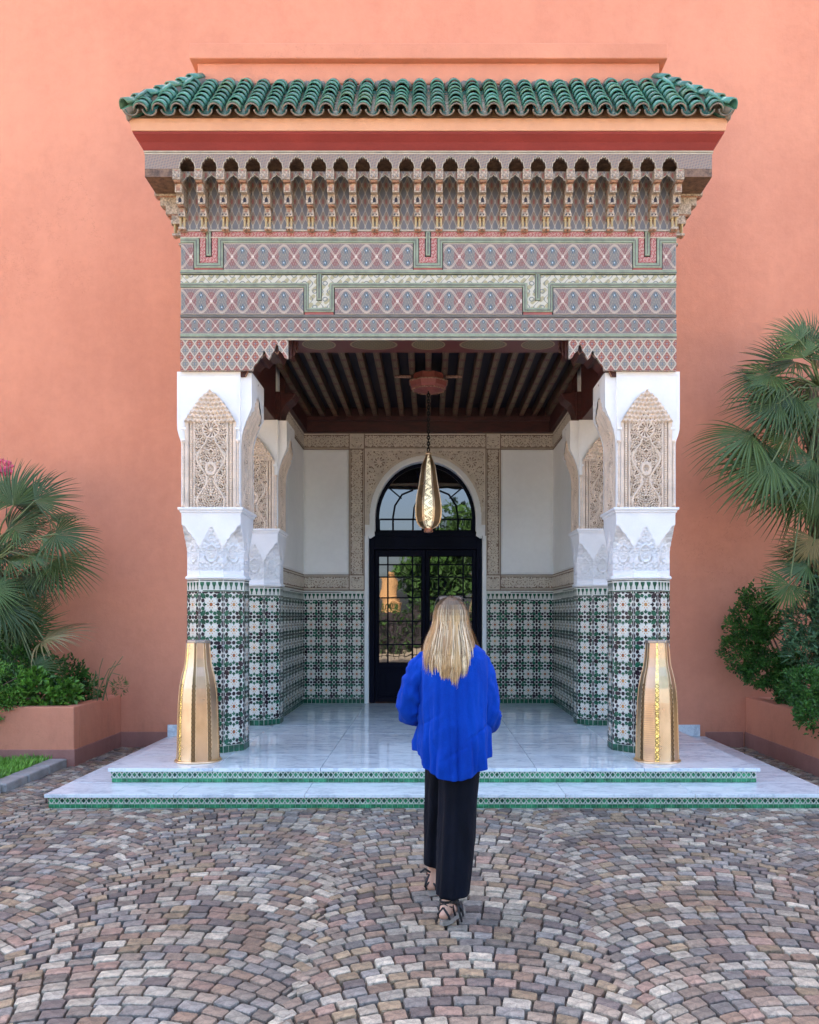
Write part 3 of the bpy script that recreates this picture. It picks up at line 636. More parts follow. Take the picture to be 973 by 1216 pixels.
# ------------------------------------------------------------------ entablature
ent = empty('painted_entablature', (0, 8.2, 3.96), 'painted wooden beam over the porch with brackets and ornamented panels', 'beam')
A = lambda o: adopt(o, ent)
ex = lambda p: (p - 507) * .008133
ez = lambda p: 1.6 + (730 - p) * .008133
YF = 7.96
mb = MB(); mb.box(-2.395, 2.395, YF, 8.45, 4.315, 5.93)
for s in (-1, 1):
    a, b2 = sorted((s * 2.395, s * 1.86)); mb.box(a, b2, 8.452, 10.0, 3.966, 5.93); a, b2 = sorted((s * 2.395, s * 1.74)); mb.box(a, b2, 8.02, 8.45, 3.966, 4.313)
A(mb.build('beam_core', M['wood'], bevel=.004))
mb = MB(); mb.box(-1.40, 1.40, 7.965, 8.45, 4.298, 4.314); A(mb.build('painted_soffit', M['soffit']))
mb = MB(); mb.box(-2.40, 2.40, YF - .012, YF - .002, ez(274), 5.93); A(mb.build('niche_backboard', M['niche']))
SP = ogee('painted_side', .2, 4.0, .4)
for s in (-1, 1): mb = MB(); a, b2 = sorted((s * 2.397, s * 2.405)); mb.box(a, b2, 7.97, 10, 3.97, 5.9); A(mb.build('side_painting', SP))
# lozenge boards with the lobed inner corner cut away
lob = [(298, 439), (299, 434), (303, 430), (305.5, 425), (309, 423), (310, 417.5), (311.5, 415.5), (313, 417.5), (314, 423), (317, 426), (319, 423), (320, 419.5), (323.5, 416), (325, 409.5), (326.5, 407.8), (328, 409.5), (329, 415), (333, 418.5), (335, 423), (338, 425)]
for s in (-1, 1):
    P = [(ex(212) , ez(439.6)), (ex(212), ez(399)), (ex(340), ez(399)), (ex(340), ez(425))] + [(ex(x), ez(y)) for x, y in lob[::-1]]
    P = [(-abs(x) if s < 0 else abs(x), v) for x, v in P]
    mb = MB(); mb.prism(P, YF - .02, YF + .02); A(mb.build('lozenge_board', lozenge('lozenge_paint', .0905, .130, ez(439.6))))
# dark carved corbels under the beam ends
for s in (-1, 1):
    for y0 in (8.0, 10.02):
        mb = MB(); fl = s < 0
        prof = [(1.78, 3.92), (1.745, 4.00), (1.72, 4.06), (1.66, 4.12), (1.62, 4.10), (1.58, 4.15), (1.50, 4.165), (1.47, 4.135), (1.44, 4.20), (1.385, 4.22), (1.37, 4.16), (1.352, 4.20), (1.352, 4.312), (2.0, 4.312), (2.0, 3.92)]
        if y0 > 9: prof = [(1.80, 4.02), (1.78, 4.10), (1.74, 4.18), (1.66, 4.24), (1.62, 4.312), (2.0, 4.312), (2.0, 4.02)]
        yb = y0 + (.36 if y0 < 9 else .3)
        mb.prism([(s * x, v) for x, v in prof], y0, yb); A(mb.build('carved_corbel', M['wood'], bevel=.006))
        if y0 < 9:
            mb = MB(); mb.tube([(s * x, y0 - .006, v) for x, v in prof[:11]], .007, 6); A(mb.build('corbel_edge_line', M['rustwood']))
            mb = MB(); mb.tube([(s * 1.79, y0 - .008, 3.98), (s * 1.76, y0 - .01, 4.10), (s * 1.66, y0 - .01, 4.20), (s * 1.50, y0 - .01, 4.27), (s * 1.37, y0 - .01, 4.29)], .008, 6); A(mb.build('corbel_edge_line', M['rustwood']))
            for kx, (dx, dl) in enumerate(((1.348, .17), (1.325, .12), (1.30, .07))):
                mb = MB(); mb.lathe([(.004, 4.30 - dl - .03), (.014, 4.30 - dl), (.008, 4.30 - dl + .02), (.012, 4.30 - dl * .4), (.012, 4.302)], 8, s * dx, 8.03 + kx * .05); A(mb.build('hanging_drop', M['wood']))
for s in (-1, 1): mb = MB(); a, b2 = sorted((s * 1.90, s * 1.80)); mb.box(a, b2, 9.97, 10.3, 3.97, 4.312); A(mb.build('corner_block', M['wood']))
# frames and bands (measured on the facade plane)
def strip(mb, x0, x1, y0, y1, d0, m=0): mb.box(ex(x0), ex(x1), YF - .014 - d0, YF - .001, ez(y1), ez(y0), m)
gm = MB(); dk = MB(); cr = MB(); pk = MB(); cm = MB(); rb = MB()
def uframe(mb, xs, ytop, ybot, notch, lo, th, d):
    """a band that runs level at ytop and dips round every notch: notch=(centre, half width outer), lo=bottom"""
    x = xs[0]
    for c, hw in notch:
        strip(mb, x, c - hw, ytop, ytop + th, d); strip(mb, c - hw - th * 0, c - hw + th, ytop, lo, d); strip(mb, c - hw + th, c + hw - th, lo - th, lo, d); strip(mb, c + hw - th, c + hw, ytop, lo, d); x = c + hw
    strip(mb, x, xs[1], ytop, ytop + th, d)
XL, XR = 212, 802
n1 = [245.5, 506.5, 767.5]; n2 = [377, 637]
uframe(pk, (XL, XR), 274, 0, [(c, 10.5) for c in n1], 311, 6.6, .003)
uframe(gm, (XL, XR), 282, 0, [(c, 17) for c in n1], 317.5, 5.6, .012)
for c in n1: strip(gm, c - 2.6, c + 2.6, 274, 303, .012); strip(dk, c - .7, c + .7, 276, 301, .016); rb = MB(); strip(rb, c - 17, c + 17, 317.5, 320, .004); A(rb.build('red_band', M['redband']))
uframe(dk, (XL, XR), 284.2, 0, [(c, 15.0) for c in n1], 315.5, 1.0, .015)
strip(gm, XL, XR, 320, 325, .014); strip(dk, XL, XR, 323, 324, .018)
for c in n2: strip(gm, c - 2.6, c + 2.6, 325, 356, .012); strip(dk, c - .7, c + .7, 325, 354, .016); rb = MB(); strip(rb, c - 17, c + 17, 370, 373, .004); A(rb.build('red_band', M['redband']))
def uframe2(mb, xs, ytop, notch, lo, th, d): uframe(mb, xs, ytop, 0, notch, lo, th, d)
uframe2(cm, (XL, XR), 326, [(c, 12.3) for c in n2], 365.5, 9, .003)
uframe2(gm, (XL, XR), 335.5, [(c, 17.6) for c in n2], 370, 5.0, .012); uframe2(dk, (XL, XR), 337.5, [(c, 15.8) for c in n2], 368.3, 1.0, .016)
strip(dk, XL, XR, 373.4, 376.2, .014); strip(gm, XL, XR, 396, 399.6, .02); strip(dk, XL, XR, 399.8, 401.4, .016); strip(cr, XL, XR, 401.6, 403, .014)
strip(cr, XL, XR, 272.2, 273.8, .012); strip(cr, XL, XR, 280.7, 281.8, .01)
A(gm.build('green_moulding', M['olive'], bevel=.003)); A(dk.build('dark_moulding', M['oliveline'])); A(cr.build('cream_moulding', M['cream']))
A(pk.build('rose_scroll_band', scroll('rose_scroll', .09, (.34, .09, .08), (.42, .20, .17), (.50, .37, .29))))
A(cm.build('cream_scroll_band', scroll('cream_scroll', .2, (.52, .49, .39), (.36, .32, .18), (.14, .16, .16), .9)))
o1 = ogee('ogee_upper', .2, ez(320), ez(288) - ez(320)); o2 = ogee('ogee_lower', .2, ez(373), ez(341) - ez(373)); o3 = ogee('ogee_strip', .133, ez(396), ez(376.2) - ez(396), amp=.8)
def panels(row, edges, m, inset=1.0):
    for a, b2 in edges:
        p = MB(); p.box(ex(a + inset), ex(b2 - inset), YF - .02, YF - .001, ez(row[1]), ez(row[0])); A(p.build('painted_panel', m, bevel=.002))
panels((288, 319.6), [(XL, 228.5), (262.5, 489.5), (523.5, 750.5), (784.5, XR)], o1); panels((341, 372.6), [(XL, 359.4), (394.6, 619.4), (654.6, XR)], o2)
panels((376.6, 395.8), [(XL, 408), (408, 605), (605, XR)], o3, 0)
# bracket row: stepped wooden brackets with gilt twin colonnettes
NB = 24; BX = [(-290.5 + 581 * i / (NB - 1)) * .008133 for i in range(NB)]
def bracket_meshes():
    b = MB(); w = .034
    def st_(y0, z0, z1, w, m=0): b.box(-w, w, y0, YF - .012, z0, z1, m)
    st_(7.690, 5.682, 5.782, .037); b.box(-.024, .024, 7.685, 7.691, 5.700, 5.764, 1); b.box(-.015, .015, 7.681, 7.686, 5.710, 5.752, 0)
    st_(7.705, 5.668, 5.681, .031, 2)
    st_(7.745, 5.590, 5.667, .031); b.box(-.018, .018, 7.741, 7.746, 5.602, 5.655, 2)
    st_(7.800, 5.505, 5.589, .034); b.prism([(-.014, 5.520), (.014, 5.520), (.014, 5.552), (0, 5.572), (-.014, 5.552)], 7.797, 7.802, 3)
    st_(7.815, 5.493, 5.504, .028, 2)
    st_(7.855, 5.447, 5.492, .029); b.box(-.015, .015, 7.851, 7.856, 5.454, 5.484, 2)
    st_(7.850, 5.412, 5.446, .033); b.box(-.02, -.01, 7.847, 7.851, 5.422, 5.435, 3); b.box(.01, .02, 7.847, 7.851, 5.422, 5.435, 3)
    b.box(-.033, .033, 7.862, YF - .012, 5.298, 5.318, 0)
    b.prismx([(7.76, 5.66), (7.83, 5.58), (7.90, 5.50), (7.93, 5.41), (YF - .012, 5.41), (YF - .012, 5.66)], -.020, .020, 2)
    me = b.mesh('bracket', [M['greywood'], M['niche'], M['rustwood'], M['blackwood']])
    c = MB(); c.lathe([(.015, 5.310), (.015, 5.320), (.011, 5.325), (.011, 5.402), (.015, 5.407), (.015, 5.413)], 8, 0, 7.885)
    f = MB(); f.lathe([(.004, 5.283), (.016, 5.290), (.016, 5.302), (.008, 5.307)], 8, 0, 7.885)
    return me, c.mesh('colonnette', M['gold']), f.mesh('foot', M['rustwood'])
BM = bracket_meshes()
def place_bracket(loc, rz):
    o = link('bracket', BM[0]); o.parent = ent; o.location = Vector(loc) - ent.location; o.rotation_euler = (0, 0, rz)
    for dx in (-.018, .018):
        c = link('colonnette', BM[1], o); c.location = (dx, 0, 0); f = link('foot', BM[2], o); f.location = (dx, 0, 0)
for x in BX: place_bracket((x, 0, 0), 0)
for s in (-1, 1):
    for k in range(9):    # the same brackets along both sides of the porch; y axis of the bracket points outwards
        yy = 8.03 + k * .21; place_bracket((s * (YF - 2.40) * 1.0 * (1 if s > 0 else 1) - s * 0, yy, 0), 0) if False else None
        o = link('bracket', BM[0]); o.parent = ent; o.rotation_euler = (0, 0, s * PI / 2)
        off = Matrix.Rotation(s * PI / 2, 3, 'Z') @ Vector((0, YF, 0)); o.location = Vector((s * 2.40 - off.x, yy - off.y, 0)) - ent.location
        for dx in (-.018, .018):
            c = link('colonnette', BM[1], o); c.location = (dx, 0, 0); f = link('foot', BM[2], o); f.location = (dx, 0, 0)
# front arcade board with lobed arches, and the second row of pointed arches behind
def lobes(c, hw, zb, zt, n=3):
    pts = []
    for i in range(2 * n + 1):
        t = -1 + 2 * i / (2 * n + 0.0); x = c + hw * t; zc = zb + (zt - zb) * (1 - abs(t) ** 2.0) ** .75
        pts.append((x, zc))
        if i < 2 * n:
            t2 = -1 + 2 * (i + .5) / (2 * n); pts.append((c + hw * t2 * 1.0, zb + (zt - zb) * (1 - abs(t2) ** 2.0) ** .75 + .020))
    return pts
def arcade(name, y0, y1, ztop, zb, zt, hwf, mat, ends, pointed=False, skipz=None, bx=None):
    mb = MB(); poly = [(ends[0], ztop), (ends[0], zb)]
    for a, b2 in zip(bx, bx[1:]):
        c = (a + b2) / 2; hw = (b2 - a) / 2 * hwf
        if pointed: pts = [(c - hw, zb), (c - hw * .95, zb + (zt - zb) * .35), (c - hw * .6, zb + (zt - zb) * .55), (c - hw * .5, zb + (zt - zb) * .72), (c - hw * .15, zb + (zt - zb) * .85), (c, zt), (c + hw * .15, zb + (zt - zb) * .85), (c + hw * .5, zb + (zt - zb) * .72), (c + hw * .6, zb + (zt - zb) * .55), (c + hw * .95, zb + (zt - zb) * .35), (c + hw, zb)]
        else: pts = lobes(c, hw, zb, zt)
        poly += pts
        e = MB(); 
    poly += [(ends[1], zb), (ends[1], ztop)]; mb.prism(poly, y0, y1); o = A(mb.build(name, mat)); return poly
BX2 = [x * 1.0 for x in BX]
p1 = arcade('lobed_arcade_board', 7.682, 7.712, 5.912, 5.775, 5.872, .76, M['arcade'], (-2.655, 2.655), bx=BX)
mb = MB(); mb.tube([(x, 7.679, v) for x, v in p1[2:-2]], .0038, 5); A(mb.build('arcade_edge_line', M['cream']))
p2 = arcade('pointed_arcade_board', 7.775, 7.80, 5.80, 5.66, 5.772, .78, M['niche'], (BX[0], BX[-1]), True, bx=BX)
mb = MB(); mb.tube([(x, 7.772, v) for x, v in p2[2:-2]], .0038, 5); A(mb.build('arcade_edge_line', M['cream']))
mb = MB(); mb.box(-2.66, 2.66, 7.678, 7.715, 5.912, 5.922); mb.box(-2.665, 2.665, 7.672, 7.715, 5.93, 5.938, 0); A(mb.build('crown_moulding', M['cream']))
mb = MB(); mb.box(-2.652, 2.652, 7.713, YF - .02, 5.885, 5.93); mb.box(-2.655, -2.40, 7.683, 10.0, 5.70, 5.868); mb.box(2.40, 2.655, 7.683, 10.0, 5.70, 5.868)
for s in (-1, 1):
    a, b2 = sorted((s * 2.655, s * 2.40)); mb.box(a, b2, 7.713, 10, 5.868, 5.93)
A(mb.build('cornice_board', M['darkboard']))

# ------------------------------------------------------------------ porch roof: cove, eave band, tiles, parapet
rf = empty('porch_roof', (0, 8.6, 5.94), 'green glazed tile roof of the porch with red cove and pink parapet', 'roof')
RA = lambda o: adopt(o, rf)
def ring(name, lvls, mat, bev=0):       # lvls: (half width, front y, z)
    mb = MB(); vs = []; fs = []; n = len(lvls)
    for hw, yf, zv in lvls: vs += [(-hw, 10, zv), (-hw, yf, zv), (hw, yf, zv), (hw, 10, zv)]
    for j in range(n - 1):
        for k in range(3): fs.append((j * 4 + k, j * 4 + k + 1, (j + 1) * 4 + k + 1, (j + 1) * 4 + k))
    fs.append((0, 3, 2, 1)); fs.append((4 * n - 4, 4 * n - 3, 4 * n - 2, 4 * n - 1)); fs.append(tuple([4 * j for j in range(n)] + [4 * j + 3 for j in range(n - 1, -1, -1)]))
    mb.add(vs, fs); return RA(mb.build(name, mat, bevel=bev))
ring('red_cove', [(2.66, 7.675, 5.939), (2.668, 7.668, 5.952), (2.69, 7.645, 6.0), (2.735, 7.60, 6.055), (2.742, 7.594, 6.075)], M['red'], .003)
ring('eave_band', [(2.748, 7.588, 6.077), (2.765, 7.572, 6.18), (2.70, 7.64, 6.23), (2.2, 8.15, 6.84)], M['peach'], .004)
mb = MB(); mb.box(-2.285, 2.285, 8.12, 10, 6.70, 7.06); RA(mb.build('parapet', M['wall'], bevel=.008))
mb = MB(); mb.box(-2.35, 2.35, 8.055, 10, 7.062, 7.215); mb.box(-2.30, 2.30, 8.105, 10, 6.845, 6.885); RA(mb.build('parapet_coping', M['wall'], bevel=.01))
# tile slope: from the eave (y 7.53, z 6.20) up to y 8.10, z 6.80
TP = .1745; NC = 32; SL0 = Vector((0, 7.52, 6.205)); SL1 = Vector((0, 8.105, 6.815)); sl = (SL1 - SL0); SLN = sl.length; sd_ = sl.normalized(); nn = Vector((0, -sd_.z, sd_.y))
def barrel(L, r0, r1, up=True):
    mb = MB(); vs = []; n = 9
    for r_in in (0, .012):
        for q, (yy, r) in enumerate(((0, r0), (L, r1))):
            for k in range(n):
                a = PI * k / (n - 1); rr = r - r_in; vs.append((-rr * math.cos(a), yy, (rr * math.sin(a) * (1 if up else -1))))
    fs = []
    for k in range(n - 1): fs += [(k, k + 1, n + k + 1, n + k), (2 * n + k, 3 * n + k, 3 * n + k + 1, 2 * n + k + 1), (k, 2 * n + k, 2 * n + k + 1, k + 1), (n + k, n + k + 1, 3 * n + k + 1, 3 * n + k)]
    fs += [(0, n, 3 * n, 2 * n), (n - 1, 3 * n - 1, 4 * n - 1, 2 * n - 1)]
    mb.add(vs, fs); return mb
CAP = barrel(.165, .071, .060).mesh('roof_tile', M['roof'], smooth=False); 
for p in CAP.polygons: p.use_smooth = True
NR = 7; step_ = SLN / NR
def frame(sidev, upv, nv): return Matrix((sidev, upv, nv)).transposed()
pan = MB(); PANM = barrel(.8, .058, .058, False)
def tile_run(base, upv, side, nrm, length):
    """one run of cap tiles from the eave upwards"""
    k = 0; s0 = -.01
    while s0 < length - .03 and k < NR + 1:
        o = link('roof_tile', CAP); M3 = frame(side, upv, nrm).to_4x4()
        o.matrix_world = Matrix.Translation(base + upv * s0 + nrm * (.022 + .010 * random.random()) - rf.location) @ M3 @ Matrix.Rotation(R(-7 + random.uniform(-2, 2)), 4, 'X') @ Matrix.Rotation(R(random.uniform(-2, 2)), 4, 'Z')
        o.parent = rf; s0 += step_; k += 1
def pan_run(base, upv, side, nrm, length):
    L = length; n = 7; vs = []; fs = []; steps = max(2, int(L / step_) * 2)
    for j in range(steps + 1):
        yy = -.02 + (L + .02) * j / steps; dz = -.010 * (j % 2)
        for k in range(n):
            a = PI * k / (n - 1); vs.append(base + upv * yy + side * (-.056 * math.cos(a)) + nrm * (.030 - .045 * math.sin(a) + dz))
    for j in range(steps):
        for k in range(n - 1): fs.append((j * n + k, j * n + k + 1, (j + 1) * n + k + 1, (j + 1) * n + k))
    pan.add(vs, fs, 0)
    lip = [base + upv * -.024 + side * (-.064 * math.cos(PI * k / 8)) + nrm * (.030 - .050 * math.sin(PI * k / 8)) for k in range(9)]
    pan.tube(lip, .0075, 5, 1)
HWE = 2.765; HWR = 2.25
for i in range(NC):
    x = -HWE + .05 + (i + .5) * (2 * HWE - .1) / NC; ln = SLN * min(1, max(0, (HWE - abs(x) + .02) / (HWE - HWR)))
    if ln > .07: tile_run(Vector((x, SL0.y, SL0.z)), sd_, Vector((1, 0, 0)), nn, ln)
    lip = [Vector((x, SL0.y, SL0.z)) + sd_ * -.015 + Vector((1, 0, 0)) * (-.060 * math.cos(PI * k / 8)) + nn * (.014 + .062 * math.sin(PI * k / 8)) for k in range(9)]; pan.tube(lip, .0075, 5, 1)
for i in range(NC + 1):
    x = -HWE + .05 + i * (2 * HWE - .1) / NC; ln = SLN * min(1, max(.1, (HWE - abs(x)) / (HWE - HWR)))
    pan_run(Vector((x, SL0.y, SL0.z)), sd_, Vector((1, 0, 0)), nn, ln)
for s in (-1, 1):
    su = Vector((-s * sd_.y, 0, sd_.z)); sn = Vector((s * sd_.z, 0, sd_.y)); 
    for i in range(14):
        yy = 7.60 + i * TP; ln = SLN * min(1, max(0, (yy - 7.52 + .02) / .585)); sidev = Vector((0, s, 0))
        b_ = Vector((s * HWE, yy, SL0.z))
        if ln > .09 and i < 4 or i >= 4: tile_run(b_, su, sidev, sn, ln) if i < 9 else pan_run(b_ + sn * .03, su, sidev, sn, ln)
        pan_run(Vector((s * HWE, yy + TP / 2, SL0.z)), su, sidev, sn, ln)
    # hip: mortar bed and a line of cap tiles
    c0 = Vector((s * 2.765, 7.525, 6.235)); c1 = Vector((s * 2.235, 8.12, 6.88)); d = (c1 - c0); hl = d.length; d.normalize()
    mb = MB(); mb.tube([c0 - Vector((0, 0, .03)), c0.lerp(c1, .5) - Vector((0, 0, .02)), c1 - Vector((0, 0, .02))], [.034, .06, .07], 8); mb.lathe([(.012, 6.15), (.026, 6.17), (.034, 6.22), (.02, 6.25)], 8, s * 2.755, 7.545); RA(mb.build('hip_mortar', M['mortar'], smooth=True))
    side = d.cross(Vector((0, 0, 1))).normalized(); up2 = side.cross(d).normalized()
    for k in range(7):
        o = link('roof_tile', CAP); o.matrix_world = Matrix.Translation(c0 + d * (k * hl / 7 - .01) + up2 * .028 - rf.location) @ frame(side, d, up2).to_4x4() @ Matrix.Rotation(R(-6), 4, 'X'); o.parent = rf
tag(RA(pan.build('channel_tiles', [M['roof'], M['mortar']], smooth=True)), kind='stuff')
mb = MB()
for i in range(NC):
    x = -HWR + (i + .5) * 2 * HWR / NC; mb.lathe([(.055, 6.77), (.06, 6.81), (.035, 6.85), (.01, 6.862)], 7, x, 8.10)
mb.box(-2.2, 2.2, 8.09, 8.13, 6.74, 6.82); RA(mb.build('ridge_mortar', M['mortar'], smooth=True))

# ------------------------------------------------------------------ recess behind the columns
rc = empty('entrance_recess', (0, 11.5, .25), 'white recess round the door with star tile dado and carved friezes', 'recess', kind='structure')
K = lambda o: adopt(o, rc)
HX = 1.905; BY = 12.5; DC = -.045
mb = MB()
for s in (-1, 1): a, b2 = sorted((s * HX, s * 2.3)); mb.box(a, b2, 10.30, BY + .3, .2, 4.9)
mb.box(-HX, DC - .865, BY, BY + .3, .2, 4.9); mb.box(DC + .865, HX, BY, BY + .3, .2, 4.9); K(mb.build('recess_wall', M['room']))
arc_o = []; CZ = 3.08; RA_ = .766
arc_o.append((DC + RA_, 2.90))
for k in range(25):
    a = R(180 * k / 24); arc_o.append((DC + RA_ * math.cos(a), CZ + RA_ * 1.11 * math.sin(a)))
arc_o.append((DC - RA_, 2.90))
mb = MB(); mb.prism([(DC - .866, 4.9), (DC - .866, 2.79)] + [(DC - .79, 2.80)] + arc_o[::-1] + [(DC + .79, 2.80), (DC + .866, 2.79), (DC + .866, 4.9)], BY, BY + .3); K(mb.build('arch_head', M['room']))
# white moulded rim round the arch
mb = MB(); n = len(arc_o)
for (ra, rb_, y0) in ((1.0, 1.05, -.05), (1.05, 1.10, -.03)):
    pin = [(DC + (x - DC) * ra, CZ + (v - CZ) * (ra if v > CZ else 1)) for x, v in arc_o]; pout = [(DC + (x - DC) * rb_, CZ + (v - CZ) * (rb_ if v > CZ else 1)) for x, v in arc_o]
    mb.prism(pin + pout[::-1], BY + y0, BY - .001)
for s in (-1, 1):
    mb.prism([(DC + s * .77, 2.80), (DC + s * .78, 2.92), (DC + s * .86, 2.95), (DC + s * .90, 2.86), (DC + s * .90, 2.80), (DC + s * .86, 2.80), (DC + s * .86, 2.76), (DC + s * .83, 2.76)], BY - .048, BY - .002)
    a, b2 = sorted((DC + s * .868, DC + s * .925)); mb.box(a, b2, BY - .03, BY - .001, .25, 2.80)
K(mb.build('arch_rim', M['room'], bevel=.003))
# friezes
def fr(u, v):  # v: 0..1 across, u in metres; medallions every .2
    k = ((u / .19) % 1) - .5; x = k * .19; y = (v - .5) * .23; r, m_ = rosette(x, y, .058, 8); h = np.where(m_, r, arab(x, y, .045)); e = np.abs(v - .5)
    return np.where(e > .36, np.where(e > .44, 1.3, .15), h)
def frieze(name, O, U, L, z0, z1, N, flipax=False):
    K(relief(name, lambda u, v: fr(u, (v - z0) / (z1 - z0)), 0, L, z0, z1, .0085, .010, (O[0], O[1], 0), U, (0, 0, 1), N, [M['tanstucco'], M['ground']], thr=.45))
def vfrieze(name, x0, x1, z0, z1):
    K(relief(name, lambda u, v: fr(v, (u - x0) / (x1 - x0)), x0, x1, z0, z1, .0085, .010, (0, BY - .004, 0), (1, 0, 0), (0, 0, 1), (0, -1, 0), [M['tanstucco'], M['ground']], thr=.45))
V0, V1 = -1.205, -.975; V2, V3 = .875, 1.095
for z0, z1 in ((1.985, 2.20), (4.126, 4.356)):
    frieze('carved_frieze', (-HX, BY - .004), (1, 0, 0), V0 + HX, z0, z1, (0, -1, 0)); frieze('carved_frieze', (V3, BY - .004), (1, 0, 0), HX - V3, z0, z1, (0, -1, 0))
    for s in (-1, 1): frieze('carved_frieze', (s * (HX - .004), 10.5), (0, 1, 0), 2.0, z0, z1, (-s, 0, 0))
frieze('carved_frieze', (V1, BY - .004), (1, 0, 0), V2 - V1, 4.126, 4.356, (0, -1, 0))
for a, b2 in ((V0, V1), (V2, V3)):
    vfrieze('carved_upright', a, b2, 2.20, 4.126)
    for z0 in (1.985, 4.126):
        cx, cz = (a + b2) / 2, z0 + .11
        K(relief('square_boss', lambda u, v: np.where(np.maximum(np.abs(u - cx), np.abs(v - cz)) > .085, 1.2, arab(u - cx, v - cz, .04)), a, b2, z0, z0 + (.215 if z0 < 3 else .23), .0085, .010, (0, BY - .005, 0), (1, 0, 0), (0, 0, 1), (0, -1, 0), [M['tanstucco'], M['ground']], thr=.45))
def span_h(u, v):
    h = arab(u - DC, v, .05)
    for s in (-1, 1): r, m_ = rosette(u - DC - s * .70, v - 3.92, .10, 10); h = np.where(m_, r, h)
    q = np.hypot(u - DC, np.maximum(v - CZ, 0) / 1.11); h = np.where(q < .885, 1.3, h); x = np.abs(u - DC); return np.where((x > .895) | (v > 4.10), 1.25, h)
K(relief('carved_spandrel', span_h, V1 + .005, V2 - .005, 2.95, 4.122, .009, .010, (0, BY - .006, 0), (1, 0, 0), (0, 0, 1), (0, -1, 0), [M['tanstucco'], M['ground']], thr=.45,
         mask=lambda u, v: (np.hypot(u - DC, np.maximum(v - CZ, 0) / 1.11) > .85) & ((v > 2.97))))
# brown fillets that frame the friezes, pale fillets round the plaster fields
mb = MB()
for zc in (1.975, 2.205, 4.12, 4.36):
    mb.box(-HX, V1 if zc < 3 else HX, BY - .018, BY - .001, zc - .008, zc + .008)
    if zc < 3: mb.box(V2, HX, BY - .018, BY - .001, zc - .008, zc + .008)
    for s in (-1, 1): a, b2 = sorted((s * HX, s * (HX - .018))); mb.box(a, b2, 10.5, BY - .019, zc - .008, zc + .008)
for x in (V0, V1, V2, V3): mb.box(x - .007, x + .007, BY - .021, BY - .002, 1.984, 4.35)
K(mb.build('brown_fillet', M['ground'], bevel=.002))
mb = MB()
for a, b2 in ((-HX + .03, V0 - .03), (V3 + .03, HX - .03)): mb.box(a, b2, BY - .012, BY - .001, 2.235, 4.095)
for s in (-1, 1): a, b2 = sorted((s * HX, s * (HX - .012))); mb.box(a, b2, 10.62, BY - .05, 2.235, 4.095)
K(mb.build('plaster_field', M['room'], bevel=.008))
z = Zell()
def dado(O, U, N, L, nu):
    z.mb.add([z.P(O, U, N, 0, 0, .0), z.P(O, U, N, L, 0, 0), z.P(O, U, N, L, 1.72, 0), z.P(O, U, N, 0, 1.72, 0)], [(0, 1, 2, 3)], 0)
    z.row(O, U, N, L, .07, max(2, int(L / .06))); z.field((O[0], O[1], O[2] + .072), U, N, nu, 6, L / nu, .2505); z.crenel((O[0], O[1], O[2] + 1.577), U, N, L, .105, int(L / .06))
dado((-HX + .003, BY - .003, .25), (1, 0), (0, -1), DC - .93 + HX - .003, 4)
dado((DC + .93, BY - .003, .25), (1, 0), (0, -1), HX - .003 - DC - .93, 4)
dado((-HX + .003, 10.5, .25), (0, 1), (1, 0), 2.0, 8); dado((HX - .003, BY - .0, .25), (0, -1), (-1, 0), 2.0, 8)
z.finish(rc)
# ceiling: boards, painted beams, dark cornice
ce = empty('porch_ceiling', (0, 10.4, 4.7), 'dark wooden ceiling of the porch with painted beams', 'ceiling')
KC = lambda o: adopt(o, ce)
mb = MB(); mb.box(-1.9, 1.9, 8.452, BY, 4.74, 4.80); KC(mb.build('ceiling_board', M['blackwood']))
for i in range(-9, 10):
    mb = MB(); mb.box(i * .2 - .036, i * .2 + .036, 8.46, BY - .06, 4.60, 4.74); KC(mb.build('ceiling_beam', M['beam'], bevel=.004))
mb = MB(); mb.box(-HX + .002, HX - .002, BY - .07, BY - .001, 4.37, 4.739); mb.box(-HX + .05, HX - .05, BY - .11, BY - .07, 4.53, 4.60)
for s in (-1, 1): a, b2 = sorted((s * (HX - .001), s * (HX - .07))); mb.box(a, b2, 10.5, BY - .071, 4.37, 4.739)
KC(mb.build('ceiling_cornice', M['wood'], bevel=.004))

